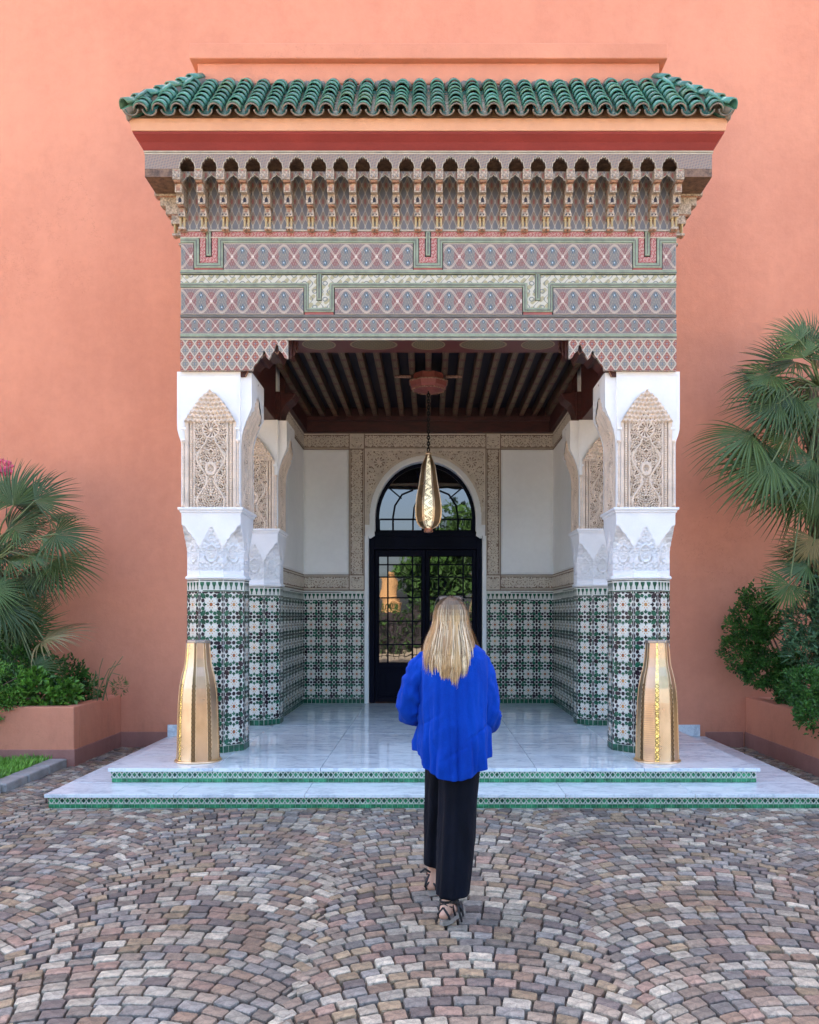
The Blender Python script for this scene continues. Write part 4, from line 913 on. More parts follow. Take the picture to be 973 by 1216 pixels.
# ------------------------------------------------------------------ door
dr = empty('entrance_door', (DC, BY + .1, .25), 'dark blue glazed double door with an arched fanlight over it', 'door')
D = lambda o: adopt(o, dr)
DY = BY + .12
mb = MB(); mb.box(DC - .864, DC - .78, BY + .06, BY + .28, .25, 2.86); mb.box(DC + .78, DC + .864, BY + .06, BY + .28, .25, 2.86); mb.box(DC - .78, DC + .78, BY + .06, BY + .28, 2.60, 2.86); mb.box(DC - .82, DC + .82, BY + .04, BY + .062, 2.80, 2.87)
D(mb.build('door_frame', M['door'], bevel=.005))
mb = MB(); mb.box(-1.0, .9, BY + .29, BY + .31, .2, 4.0); D(mb.build('dark_backing', M['blackwood']))
for s, hx in ((-1, DC - .39), (1, DC + .39)):
    x0, x1 = hx - .385, hx + .385
    lf = MB(); lf.box(x0, x0 + .055, DY, DY + .05, .26, 2.595); lf.box(x1 - .055, x1, DY, DY + .05, .26, 2.595); lf.box(x0 + .055, x1 - .055, DY, DY + .05, 2.50, 2.595); lf.box(x0 + .055, x1 - .055, DY, DY + .05, .26, .34); lf.box(x0 + .055, x1 - .055, DY, DY + .05, .78, .86)
    lf.box(x0 + .055, x1 - .055, DY + .02, DY + .04, .34, .78); lf.box(x0 + .16, x1 - .16, DY + .008, DY + .022, .40, .72)
    lf = D(lf.build('door_leaf', M['door'], bevel=.004)); lf.name = 'door_leaf'
    gx = [x0 + .055, x0 + .195, x1 - .195, x1 - .055]; gz = [.86, 1.14, 1.50, 1.86, 2.18, 2.37, 2.50]
    for i in range(3):
        for j in range(6):
            p = MB(); cx, cz = (gx[i] + gx[i + 1]) / 2, (gz[j] + gz[j + 1]) / 2; hw, hh = (gx[i + 1] - gx[i]) / 2 - .008, (gz[j + 1] - gz[j]) / 2 - .008
            p.box(-hw, hw, -.003, .003, -hh, hh); o = p.build('pane', M['glass']); o.parent = lf; o.location = (cx - dr.location.x * 0, DY + .03, cz)
            o.matrix_parent_inverse = Matrix.Identity(4); o.rotation_euler = (R(random.uniform(-.25, .25)), 0, R(random.uniform(-.3, .3)))
    mn = MB()
    for x in gx[1:3]: mn.box(x - .011, x + .011, DY + .008, DY + .045, .86, 2.50)
    for zv in gz[1:6]: mn.box(gx[0], gx[3], DY + .010, DY + .043, zv - .010, zv + .010)
    mo = mn.build('muntin', M['door'], bevel=.002); mo.parent = lf
    hn = MB(); xh = hx - s * .33; hn.tube([(xh, DY - .002, 1.25), (xh, DY - .05, 1.27), (xh, DY - .05, 1.95), (xh, DY - .002, 1.97)], .011, 8); o = hn.build('pull_handle', M['iron'], smooth=True); o.parent = lf
# fanlight
fl = MB(); N_ = 24; ri, ro_ = .715, .775
inn = [(DC + ri * math.cos(R(-14 + 208 * k / N_)) , CZ + ri * 1.11 * math.sin(R(-14 + 208 * k / N_))) for k in range(N_ + 1)]; outp = [(DC + (ro_ + .02) * math.cos(R(-14 + 208 * k / N_)), CZ + (ro_ + .02) * 1.11 * math.sin(R(-14 + 208 * k / N_))) for k in range(N_ + 1)]
fl.prism(inn + outp[::-1], DY - .01, DY + .06); fl.box(DC - .76, DC + .76, DY - .01, DY + .05, 2.862, 2.90)
F_ = D(fl.build('fanlight_frame', M['door'], bevel=.003))
mn = MB(); mn.box(DC - .70, DC + .70, DY + .004, DY + .04, 3.055, 3.08)
for s in (-1, 1): mn.tube([(DC + s * (.50 - .0), DY + .02, 2.90), (DC + s * .50, DY + .02, 3.10), (DC + s * .47, DY + .02, 3.28), (DC + s * .36, DY + .02, 3.45), (DC + s * .19, DY + .02, 3.52)], .016, 6)
mn.box(DC - .205, DC - .18, DY + .004, DY + .04, 2.90, 3.08); mn.box(DC + .18, DC + .205, DY + .004, DY + .04, 2.90, 3.08)
for s in (-1, 1): mn.tube([(DC + s * .19, DY + .02, 3.08), (DC + s * .175, DY + .02, 3.25), (DC + s * .10, DY + .02, 3.42), (DC, DY + .02, 3.53), (DC - s * .06, DY + .02, 3.62), (DC - s * .14, DY + .02, 3.80)], .014, 6)
for a in (140, 40): mn.tube([(DC + .48 * math.cos(R(a)), DY + .02, CZ + .48 * math.sin(R(a)) * 1.0), (DC + .72 * math.cos(R(a)), DY + .02, CZ + .72 * math.sin(R(a)))], .012, 6)
D(mn.build('fanlight_muntin', M['door']))
p = MB(); fan = [(DC + .725 * math.cos(R(180 * k / 20)), CZ + .725 * 1.11 * math.sin(R(180 * k / 20))) for k in range(21)]; 
upper = [q for q in fan if q[1] > 3.07]; 
p.prism([(x, v) for x, v in [(DC + .72, 3.07)] + upper + [(DC - .72, 3.07)]], DY + .018, DY + .024); D(p.build('pane', M['glass']))
for x0, x1 in ((-.70, -.515), (-.485, -.205), (-.18, .18), (.205, .485), (.515, .70)):
    p = MB(); p.box(-(x1 - x0) / 2, (x1 - x0) / 2, -.003, .003, -.076, .076); o = D(p.build('pane', M['glass'])); o.location = Vector((DC + (x0 + x1) / 2, DY + .02, 2.978)); o.rotation_euler = (R(random.uniform(-.4, .4)), 0, R(random.uniform(-.4, .4)))

# ------------------------------------------------------------------ lanterns
def angs(nar, n=8):                    # wide sides with narrow strips between them
    out = []; st_a = 2 * PI / n
    for k in range(n): out += [(k * st_a - st_a / 2 + nar / 2, k * st_a + st_a / 2 - nar / 2), (k * st_a + st_a / 2 - nar / 2, k * st_a + st_a / 2 + nar / 2)]
    return out
def faceted(prof, m_of, nar):
    mb = MB()
    for (a0, a1), mi in zip(angs(nar), m_of):
        for (r0, z0), (r1, z1) in zip(prof, prof[1:]):
            mb.add([(r0 * math.cos(a0), r0 * math.sin(a0), z0), (r0 * math.cos(a1), r0 * math.sin(a1), z0), (r1 * math.cos(a1), r1 * math.sin(a1), z1), (r1 * math.cos(a0), r1 * math.sin(a0), z1)], [(0, 1, 2, 3)], mi)
    return mb
def ribs(prof, nar, r, t):
    for a0, _ in angs(nar):
        mb = MB(); mb.tube([(q * 1.004 * math.cos(a0), q * 1.004 * math.sin(a0), zv) for q, zv in prof], r, 6); mb.build('edge_rib', M['brass'], t, smooth=True)
def floor_lantern(x, rz, label, lit):
    t = empty('floor_lantern', (x, 7.60, .25), label, 'lantern', 'brass floor lanterns beside the columns'); t.rotation_euler = (0, 0, rz)
    prof = [(.193, .012), (.190, .10), (.187, .25), (.183, .40), (.177, .55), (.166, .68), (.145, .79), (.124, .87), (.113, .95), (.107, 1.04), (.105, 1.09)]
    pat = []
    for k in range(8): pat += [3 if k % 2 else 0, 2 if k in lit else 1]
    faceted(prof, pat, R(12)).build('body', [M['brass'], M['brassmesh'], M['brassglow'], M['brasssheer']], t); ribs(prof, R(12), .0032, t)
    for k in range(8):
        a = k * PI / 4 + PI / 8; mb = MB()
        for i in range(17):
            zv = .045 + i * .041; rr = np.interp(zv, [p[1] for p in prof], [p[0] for p in prof]) + .002; ctr = Vector((rr * math.cos(a), rr * math.sin(a), zv)); sdv = Vector((-math.sin(a), math.cos(a), 0))
            mb.tube([ctr + (sdv * math.cos(q) + Vector((0, 0, 1)) * math.sin(q)) * .017 for q in [2 * PI * j / 10 for j in range(11)]], .0026, 5, cap=False)
        tag(mb.build('ring_fretwork', M['darkbrass'], t, smooth=True), kind='stuff')
    mb = MB(); mb.lathe([(.212, 0), (.214, .010), (.205, .018), (.195, .022)], 24, m=0); mb.build('base_plate', M['brass'], t, smooth=True)
    mb = MB(); mb.lathe([(.108, 1.088), (.113, 1.094), (.113, 1.110), (.106, 1.116)], 8, ph=PI / 8); mb.build('top_rim', M['rim'], t, bevel=.003)
floor_lantern(-2.132, R(-20), 'tall faceted brass lantern on the platform before the left front column', (5,))
floor_lantern(2.118, R(7), 'tall faceted brass lantern on the platform before the right front column', (5,))
hl_ = empty('hanging_lantern', (0, 10.3, 2.66), 'long pierced brass pendant lantern hanging on a dark chain before the door', 'lantern')
prof = [(.055, .02), (.115, .05), (.152, .10), (.168, .17), (.172, .27), (.158, .40), (.134, .52), (.115, .63), (.102, .72), (.090, .80), (.062, .87), (.040, .92), (.028, .95)]
faceted(prof, [1, 0] * 6 + [2, 0] + [1, 0], R(8)).build('body', [M['brass'], M['brassmesh'], M['brasswhite']], hl_)
ribs(prof, R(8), .003, hl_)
mb = MB(); mb.lathe([(.045, -.03), (.055, -.02), (.055, .02), (.06, .03)], 12); mb.build('bottom_cap', M['copper'], hl_, smooth=True)
mb = MB(); mb.lathe([(.03, .945), (.042, .955), (.03, .975), (.012, .99)], 12); mb.build('top_cap', M['brass'], hl_, smooth=True)
for k in range(22):
    mb = MB(); zc = 1.01 + k * .038; a = (k % 2) * PI / 2
    mb.tube([(math.cos(a) * .016 * math.cos(q), math.sin(a) * .016 * math.cos(q), zc + .026 * math.sin(q)) for q in [2 * PI * j / 10 for j in range(11)]], .008, 5, cap=False); mb.build('chain_link', M['iron'], hl_, smooth=True)
mb = MB()
mb.lathe([(.10, 4.40), (.20, 4.42), (.235, 4.45), (.25, 4.50), (.25, 4.52), (.20, 4.53), (.20, 4.61)], 8, 0, 10.3, PI / 8); 
rose = mb.build('ceiling_rose', M['redband'], bevel=.005); KC(rose)
mb = MB()
for k in range(8): a = 2 * PI * k / 8 + PI / 8; a2 = a + PI / 4; mb.tube([(.252 * math.cos(a), 10.3 + .252 * math.sin(a), 4.51), (.252 * math.cos(a2), 10.3 + .252 * math.sin(a2), 4.51)], .010, 6); mb.tube([(.205 * math.cos(a), 10.3 + .205 * math.sin(a), 4.418), (.205 * math.cos(a2), 10.3 + .205 * math.sin(a2), 4.418)], .008, 6)
mb.tube([(-.42, 10.3, 4.59), (-.22, 10.3, 4.585)], .02, 6); mb.tube([(.22, 10.3, 4.585), (.42, 10.3, 4.59)], .02, 6); KC(mb.build('rose_trim', M['rustwood']))

# ------------------------------------------------------------------ planters, kerb, plants
def planter(x0, x1, y0, y1, h, label, side):
    t = empty('planter', ((x0 + x1) / 2, (y0 + y1) / 2, 0), label, 'planter', 'rendered planters against the wall')
    mb = MB(); w_ = .14
    mb.box(x0, x1, y0, y0 + w_, .0, h); mb.box(x0, x0 + w_, y0 + w_, y1, 0, h); mb.box(x1 - w_, x1, y0 + w_, y1, 0, h); mb.box(x0 + w_, x1 - w_, y1 - w_, y1, 0, h)
    adopt(mb.build('planter_wall', M['wall'], bevel=.012), t)
    mb = MB(); mb.box(x0 - .012, x1 + .012, y0 - .012, y1, -.02, .175); adopt(mb.build('base_band', M['wall_base'], bevel=.006), t)
    mb = MB(); mb.box(x0 + w_, x1 - w_, y0 + w_, y1 - w_, .18, h - .08); adopt(mb.build('soil', M['soil']), t)
planter(-6.4, -3.745, 8.67, 9.998, .625, 'pink rendered planter at the left holding the fan palm', 1)
planter(3.862, 6.4, 6.9, 9.998, .60, 'pink rendered planter at the right beneath the climbing shrub', -1)
kb = empty('garden_kerb', (-3.9, 8.0, 0), 'grey stone kerb edging the small lawn at the left', 'kerb')
for i in range(3):
    mb = MB(); mb.box(-.095, .095, -.205, .205, -.02, .085 - .004 * i); o = mb.build('kerb_stone', M['kerb'], kb, bevel=.015); o.location = Vector((-3.90 + random.uniform(-.006, .006), 8.44 - i * .42, 0)) - kb.location; o.rotation_euler = (0, 0, R(random.uniform(-1, 1)))
for i in range(3):
    mb = MB(); mb.box(-.28, .28, -.09, .09, -.02, .08); o = mb.build('kerb_stone', M['kerb'], kb, bevel=.015); o.location = Vector((-4.12 - i * .575, 7.30, 0)) - kb.location
mb = MB(); mb.box(-5.8, -4.0, 7.39, 8.65, -.02, .05); tag(mb.build('lawn_soil', M['soil']), kind='structure')
mb = MB()
for i in range(16000):
    x = random.uniform(-5.6, -3.98); y = random.uniform(7.4, 8.64)
    if x < -.5 * y - 1.2: continue
    h = random.uniform(.025, .085) * (1.2 + .5 * noise.noise((x * 3, y * 3, 0))); a = random.uniform(0, 6.28); w_ = random.uniform(.004, .009); l = random.uniform(.1, .6) * h
    dx, dy = math.cos(a), math.sin(a); b_ = random.uniform(0, 6.28); mb.add([(x - dx * w_, y - dy * w_, .045), (x + dx * w_, y + dy * w_, .045), (x + math.cos(b_) * l * .4 + dx * w_ * .7, y + math.sin(b_) * l * .4 + dy * w_ * .7, .05 + h * .6), (x + math.cos(b_) * l, y + math.sin(b_) * l, .05 + h)], [(0, 1, 2), (0, 2, 3)])
tag(mb.build('lawn_grass', M['grassm']), 'tufty bright green ground cover inside the grey kerb', 'grass', kind='stuff')

W = lambda px, py, d: Vector(((px - 509) * d / 975, d, 1.6 + (730 - py) * d / 975))     # survey point: facade sighting at distance d
def leafy(mb, blobs, n, size, up=.3, asp=.5, curl=.15):
    tot = sum(b[3] ** 2 for b in blobs)
    for (x, y, zv, r) in blobs:
        for i in range(int(n * r * r / tot)):
            d = Vector((random.gauss(0, 1), random.gauss(0, 1), random.gauss(0, 1))).normalized(); rad = r * (random.random() ** .28) * (1 + .35 * noise.noise(Vector((x, y, zv)) * 3 + d * 2.2))
            if noise.noise((Vector((x, y, zv)) + d * rad) * 6) < -.13: continue
            c = Vector((x, y, zv)) + d * rad; a = (d + Vector((random.uniform(-1, 1), random.uniform(-1, 1), random.uniform(-.8, .8 + up)))).normalized(); s = a.cross(Vector((random.uniform(-1, 1), random.uniform(-1, 1), random.uniform(-1, 1)))).normalized()
            L = size * random.uniform(.6, 1.3); w_ = L * asp; nrm = a.cross(s) * L * curl
            mb.add([c, c + a * L * .5 + s * w_ * .5 + nrm, c + a * L - nrm, c + a * L * .5 - s * w_ * .5 + nrm], [(0, 1, 2, 3)])
def shrub(name, label, cat, blobs, n, size, mat, base, asp=.5, stems=True, group=None):
    t = empty(name, base, label, cat, group); mb = MB(); leafy(mb, blobs, n, size, asp=asp); adopt(mb.build('foliage', mat), t)
    if stems:
        mb = MB()
        for x, y, zv, r in blobs:
            b0 = Vector(base) + Vector((random.uniform(-.1, .1), random.uniform(-.05, .05), 0)); mb.tube([b0, b0.lerp(Vector((x, y, zv)), .5) + Vector((random.uniform(-.06, .06), 0, .05)), Vector((x, y, zv))], [.016, .012, .006], 6)
        adopt(mb.build('stem', M['fibre']), t)
    return t
shrub('low_shrub', 'bright green mounded shrub spilling over the front of the left planter', 'shrub', [(-4.72, 8.72, .86, .28), (-4.46, 8.74, .72, .17), (-4.60, 8.64, .60, .15), (-4.85, 8.66, .56, .18), (-4.42, 8.80, .92, .12), (-4.95, 8.7, .8, .25)], 9000, .035, M['leafgreen'], (-4.95, 8.9, .54), .6)
shrub('broadleaf_shrub', 'glossy broad leaved bush at the corner of the left planter', 'shrub', [(-4.25, 8.95, .80, .20), (-3.98, 9.0, .74, .15), (-4.10, 8.88, .72, .14), (-4.40, 8.9, .70, .13)], 1800, .075, M['leafgreen'], (-4.15, 9.0, .54), .6)
shrub('dark_shrub', 'dark bush beneath the left fan palm', 'shrub', [(-4.6, 9.25, 1.0, .32), (-4.2, 9.5, .85, .25), (-4.95, 9.3, 1.35, .3), (-3.95, 9.55, .75, .14)], 5000, .06, M['leafdark'], (-4.5, 9.3, .54), .5)
shrub('climbing_shrub', 'dense dark green climber bulging from the wall above the right planter', 'shrub', [tuple(W(900, 715, 9.6)) + (.22,), tuple(W(888, 745, 9.6)) + (.26,), tuple(W(884, 775, 9.6)) + (.26,), tuple(W(905, 790, 9.55)) + (.26,), tuple(W(925, 800, 9.5)) + (.22,), tuple(W(908, 740, 9.6)) + (.2,), tuple(W(940, 790, 9.4)) + (.2,), tuple(W(898, 808, 9.5)) + (.12,)], 15000, .042, M['leafdark'], (4.3, 9.6, .52), .5)
shrub('trailing_shrub', 'dark bush drooping over the face of the right planter', 'shrub', [tuple(W(955, 815, 8.6)) + (.22,), tuple(W(975, 830, 8.3)) + (.28,), tuple(W(962, 850, 8.1)) + (.14,), tuple(W(940, 825, 9.2)) + (.18,), tuple(W(975, 865, 7.9)) + (.12,)], 8000, .042, M['leafdark'], (4.25, 8.5, .52), .5)
shrub('far_shrub', 'leafy bush in the right planter out beyond the fan palm', 'shrub', [(5.2, 9.0, .8, .35), (5.7, 8.6, .75, .3), (5.0, 8.0, .7, .28), (5.6, 7.6, .7, .28)], 6000, .06, M['leafgreen'], (5.3, 8.5, .52))
shrub('spiky_shrub', 'blue green bush at the right edge above the planter', 'shrub', [tuple(W(968, 745, 9.0)) + (.30,), tuple(W(985, 700, 9.0)) + (.3,), tuple(W(958, 775, 8.9)) + (.22,)], 3800, .12, M['palm'], (4.4, 9.0, .52), .16)
t = empty('pink_blossom', W(2, 556, 9.3), 'pink flowers at the left edge above the fan palm', 'flower'); mb = MB(); leafy(mb, [tuple(W(3, 555, 9.3)) + (.09,)], 260, .045, asp=.8); adopt(mb.build('petals', M['pink']), t)
mb = MB(); mb.tube([W(-20, 590, 9.4), W(-8, 570, 9.35), W(2, 556, 9.3)], .006, 5); adopt(mb.build('stem', M['petiole']), t)
t = empty('dry_sprig', W(118, 830, 9.3), 'thin arching sprigs at the wall corner of the left planter', 'plant'); mb = MB()
for k in range(9):
    a = W(118 + random.uniform(-10, 10), 832, 9.3); e = W(random.choice((112, 125, 140, 148)) + random.uniform(-6, 6), random.uniform(775, 822), 9.25); md = a.lerp(e, .5) + Vector((0, 0, random.uniform(.08, .22))); mb.tube([a, a.lerp(md, .6) + Vector((0, 0, .04)), md, e], .004, 4)
adopt(mb.build('stem', M['petiole']), t); mb = MB(); leafy(mb, [tuple(W(142, 815, 9.25)) + (.09,)], 160, .05, asp=.15); adopt(mb.build('foliage', M['leafdark']), t)

# fan palms: every frond is a part with its own stalk
def blade_mesh(seed, nseg=34, span=230):
    rg = random.Random(seed); mb = MB()
    for k in range(nseg):
        a = R(-span / 2 + span * k / (nseg - 1) + rg.uniform(-1.5, 1.5)); Lk = 1.0 * (.72 + .28 * math.cos(a * .7)) * rg.uniform(.93, 1.03); hw0 = R(span / nseg) * .5
        dirv = Vector((math.sin(a), math.cos(a), 0)); side = Vector((math.cos(a), -math.sin(a), 0)); vs = []; NS = 7; br = rg.uniform(.5, 1.1); kink = rg.uniform(-.05, .05)
        for j in range(NS + 1):
            t = j / NS; r = Lk * t; wd = min(hw0 * r, hw0 * .50 * Lk * (1 - max(0, (t - .34)) / .66) ** .9 + .001) if t < 1 else .0012
            dz = .12 * r * abs(math.sin(a)) - (t ** 3) * .30 * br - .05 * r; c = dirv * r + side * kink * t * t + Vector((0, 0, dz)); fold = wd * .55
            vs += [c - side * wd + Vector((0, 0, fold)), c, c + side * wd + Vector((0, 0, fold))]
        fs = []
        for j in range(NS): fs += [(3 * j, 3 * j + 1, 3 * j + 4, 3 * j + 3), (3 * j + 1, 3 * j + 2, 3 * j + 5, 3 * j + 4)]
        mb.add(vs, fs)
    return mb.mesh('frond', M['frond'])
BL = [blade_mesh(i, 28 + 2 * (i % 3), 150 + 18 * (i % 4)) for i in range(6)]
def palm(base, crown, fronds, label, trunkr, lattice=False):
    t = empty('fan_palm', base, label, 'palm tree'); mb = MB(); b0, c0 = Vector(base), Vector(crown); rg = random.Random(3)
    mb.tube([b0, b0.lerp(c0, .5) + Vector((.03, 0, 0)), c0], [trunkr * 1.15, trunkr, trunkr * 1.05], 14)
    adopt(mb.build('trunk', M['fibre'], smooth=True), t)
    mb = MB(); n = int((c0 - b0).length / .07)
    for i in range(n):
        for q in range(7):
            a = q * 2 * PI / 7 + i * .45; p = b0.lerp(c0, i / n); o = Vector((math.cos(a), math.sin(a), 0)); e = p + o * (trunkr + .05) + Vector((0, 0, .09)); mb.tube([p + o * trunkr * .85, e], [.02, .008], 4)
    adopt(mb.build('stalk_stub', M['fibre']), t)
    if lattice:
        mb = MB()
        for q in range(20):
            a = q * 2 * PI / 20; mb.tube([b0.lerp(c0, f) + Vector((math.cos(a + sg * f * 5), math.sin(a + sg * f * 5), 0)) * (trunkr + .012) for sg in (1,) for f in [k / 24 for k in range(25)]], .005, 4)
            mb.tube([b0.lerp(c0, f) + Vector((math.cos(a - f * 5), math.sin(a - f * 5), 0)) * (trunkr + .012) for f in [k / 24 for k in range(25)]], .005, 4)
        adopt(mb.build('fibre_weave', M['petiole']), t)
    for i, (hub, tip, face) in enumerate(fronds):
        hub, tip = Vector(hub), Vector(tip); d = (tip - hub); L = d.length; yv = d.normalized(); face = Vector(face); xv = yv.cross(face).normalized(); zv = xv.cross(yv).normalized()
        o = link('frond', BL[i % 6]); o.parent = t; ML = Matrix.Translation(hub - t.location) @ Matrix((xv * L, yv * L, zv * L)).transposed().to_4x4(); o.matrix_basis = ML
        s_ = MB(); m_ = c0.lerp(hub, .55) + Vector((0, 0, .10)); s_.tube([c0, m_, hub, hub + yv * .08], [.014, .010, .008, .004], 6); so = s_.build('petiole', M['petiole'], smooth=True)
        so.parent = o; so.matrix_parent_inverse = (Matrix.Translation(t.location) @ ML).inverted()
def fr_list(rows, d0, seed):
    rg = random.Random(seed); out = []
    for hx, hy, tx, ty, fx, fz in rows:
        dd = d0 + rg.uniform(-.25, .25); out.append((W(hx, hy, dd), W(tx, ty, dd + rg.uniform(-.15, .1)), (fx + rg.uniform(-.2, .2), -1, fz)))
    return out
LP = [(41, 595, 92, 572, .1, .5), (16, 600, 8, 540, 0, .2), (16, 600, 50, 550, .1, .2), (66, 634, 122, 650, .2, .9), (68, 662, 106, 698, .3, .6), (24, 682, 70, 694, 0, 1.2), (30, 752, 50, 700, 0, .3), (24, 740, 60, 772, 0, .7),
      (52, 760, 108, 738, 0, 2.5), (40, 795, 74, 782, 0, .8), (42, 790, 60, 826, .2, .5), (20, 625, 62, 640, 0, 1.4), (0, 650, 45, 668, 0, 1.0), (-8, 610, -30, 560, 0, .2), (-10, 700, 30, 722, 0, .8), (-5, 745, -40, 790, 0, .8), (5, 660, -50, 650, 0, .8), (60, 618, 104, 606, .1, 2.2), (10, 790, 26, 830, 0, .6), (35, 660, 86, 668, 0, 2.0), (0, 720, 52, 748, 0, 1.2), (-10, 770, 40, 812, 0, .8)]
LP += [(28, 612, 70, 590, .1, .8), (10, 630, 52, 600, 0, .5), (50, 640, 96, 640, .2, 1.4), (50, 676, 80, 712, .3, .5), (15, 700, 60, 730, 0, 1.0), (12, 668, 58, 655, 0, 1.5), (8, 770, 50, 790, 0, .8), (18, 720, 40, 760, 0, .5), (-5, 690, 40, 700, 0, .8), (30, 705, 62, 690, 0, 1.2)]
LP += [(-45, 600, -85, 560, 0, .5), (-55, 640, -110, 640, 0, .8), (-50, 680, -100, 710, 0, .8), (-45, 720, -90, 760, 0, .7), (-60, 620, -110, 600, 0, 1.2), (-40, 760, -80, 800, 0, .6)]
palm((-4.95, 9.3, .54), tuple(W(-14, 672, 9.3)), fr_list(LP, 9.15, 1), 'bushy fan palm with drooping fronds in the left planter', .13)
RP = [(937, 436, 890, 402, 0, .4), (950, 404, 918, 372, 0, .4), (960, 410, 955, 362, 0, .3), (915, 445, 858, 470, 0, 1.0), (926, 478, 862, 500, 0, .8), (930, 470, 900, 518, 0, .4), (893, 516, 824, 548, -.1, .9), (918, 548, 846, 590, -.1, .6), (920, 545, 890, 612, 0, .4),
      (960, 566, 916, 606, 0, .5), (960, 570, 880, 560, 0, 2.0), (955, 450, 940, 520, 0, .3), (975, 440, 995, 390, 0, .4), (962, 669, 915, 646, 0, .6), (960, 672, 902, 676, 0, 1.0), (938, 694, 914, 732, 0, .4), (978, 470, 985, 540, 0, .4), (900, 455, 872, 430, 0, 1.4), (940, 520, 905, 560, 0, .7), (975, 560, 970, 620, 0, .5), (945, 430, 895, 440, 0, 1.8), (968, 640, 950, 690, 0, .4), (950, 480, 918, 502, 0, 1.0), (985, 500, 1030, 540, 0, .5)]
RP += [(930, 455, 880, 452, 0, 1.2), (945, 470, 890, 500, 0, .8), (905, 525, 850, 560, -.1, 1.2), (930, 555, 870, 585, 0, .9), (945, 575, 905, 632, 0, .4), (965, 545, 925, 560, 0, .9), (955, 425, 935, 380, 0, .5), (960, 650, 925, 668, 0, .8), (970, 590, 950, 640, 0, .5), (940, 490, 925, 540, 0, .5)]
RP += [(1010, 440, 1050, 410, 0, .5), (1005, 470, 1060, 470, 0, .8), (1000, 500, 1050, 530, 0, .8), (1000, 545, 1045, 580, 0, .6), (990, 430, 1010, 370, 0, .4), (1005, 600, 1040, 640, 0, .6), (1010, 455, 1070, 440, 0, 1.5)]
palm(tuple(W(985, 815, 9.1)), tuple(W(975, 462, 9.1)), fr_list(RP, 9.0, 2), 'tall fan palm with a woven fibre trunk at the right edge', .14, True)

# ------------------------------------------------------------------ the woman
PX, PY = .125, 4.45
wm = empty('person', (PX, PY, 0), 'woman seen from behind in a royal blue shirt and black trousers walking to the door', 'person')
Wm = lambda o: adopt(o, wm)
def skin_obj(name, chains, mat, sub=2):
    vs = []; es = []; rs = []
    def add(p, r): vs.append(tuple(p)); rs.append(r); return len(vs) - 1
    root = None
    idx = {}
    for ch in chains:
        prev = None
        for it in ch:
            if isinstance(it, str): cur = idx[it]
            else:
                p, r = it[0], it[1]; cur = add(p, r)
                if len(it) > 2: idx[it[2]] = cur
            if prev is not None: es.append((prev, cur))
            prev = cur
    me = bpy.data.meshes.new(name); me.from_pydata(vs, es, []); me.materials.append(mat); o = bpy.data.objects.new(name, me); C.objects.link(o)
    sk = o.modifiers.new('skin', 'SKIN'); sl_ = me.skin_vertices[0].data
    for i, r in enumerate(rs): sl_[i].radius = (r, r); sl_[i].use_root = (i == 0)
    sk.use_smooth_shade = True; sb = o.modifiers.new('sub', 'SUBSURF'); sb.levels = sub; sb.render_levels = sub
    dg = bpy.context.evaluated_depsgraph_get(); ev = o.evaluated_get(dg); m2 = bpy.data.meshes.new_from_object(ev); m2.materials.clear(); m2.materials.append(mat)
    bpy.data.objects.remove(o); o2 = bpy.data.objects.new(name, m2); C.objects.link(o2); m2.polygons.foreach_set('use_smooth', [True] * len(m2.polygons)); return o2
def hand(w_, f_, s):      # wrist point, forward direction, side sign; five curled fingers
    w_ = Vector(w_); f_ = Vector(f_).normalized(); sd2 = f_.cross(Vector((0, 0, 1))).normalized(); dn = Vector((0, 0, -1)); out = []
    palm_ = w_ + f_ * .055
    out.append([(w_ + f_ * .02, .021, 'hw%d' % s), (palm_, .026, 'hp%d' % s)])
    for k, L in enumerate((.068, .076, .072, .056)):
        b_ = palm_ + f_ * .03 + sd2 * (k - 1.5) * .019; out.append(['hp%d' % s, (b_, .009), (b_ + f_ * L * .45 + dn * .008, .008), (b_ + f_ * L * .75 + dn * .03, .007), (b_ + f_ * L * .8 + dn * .05, .0055)])
    th_ = w_ + f_ * .03 - sd2 * s * .03; out.append(['hp%d' % s, (th_, .011), (th_ + f_ * .03 - sd2 * s * .015 + dn * .012, .009), (th_ + f_ * .055 - sd2 * s * .012 + dn * .025, .007)])
    return out
ch = [[((.13, 4.45, .93), .125, 'pel'), ((.13, 4.44, 1.08), .11), ((.13, 4.44, 1.25), .125, 'ch'), ((.13, 4.45, 1.35), .075, 'sh'), ((.125, 4.455, 1.45), .052), ((.122, 4.46, 1.51), .052, 'nk')],
      ['pel', ((.21, 4.44, .86), .085), ((.185, 4.42, .50), .055), ((.165, 4.37, .33), .052), ((.10, 4.27, .13), .030), ((.088, 4.256, .075), .030, 'ra')],
      ['pel', ((.06, 4.47, .86), .085), ((.035, 4.62, .50), .055), ((.03, 4.66, .33), .050), ((.025, 4.70, .13), .029), ((.022, 4.705, .075), .030, 'la')],
      ['ra', ((.078, 4.235, .045), .029), ((.075, 4.222, .036), .022)], ['ra', ((.115, 4.33, .045), .030), ((.15, 4.41, .032), .027), ((.175, 4.455, .026), .017)],
      ['la', ((.018, 4.68, .045), .029), ((.016, 4.668, .036), .022)], ['la', ((.035, 4.78, .045), .030), ((.05, 4.87, .032), .027), ((.055, 4.91, .026), .017)],
      ['sh', ((-.01, 4.45, 1.33), .040), ((-.075, 4.45, 1.22), .038), ((-.115, 4.46, 1.10), .038), ((-.06, 4.57, 1.07), .034), ((.0, 4.68, 1.06), .024, 'lw')],
      ['sh', ((.26, 4.45, 1.33), .040), ((.305, 4.44, 1.18), .038), ((.335, 4.45, 1.03), .038), ((.30, 4.58, 1.02), .034), ((.25, 4.70, 1.04), .024, 'rw')]]
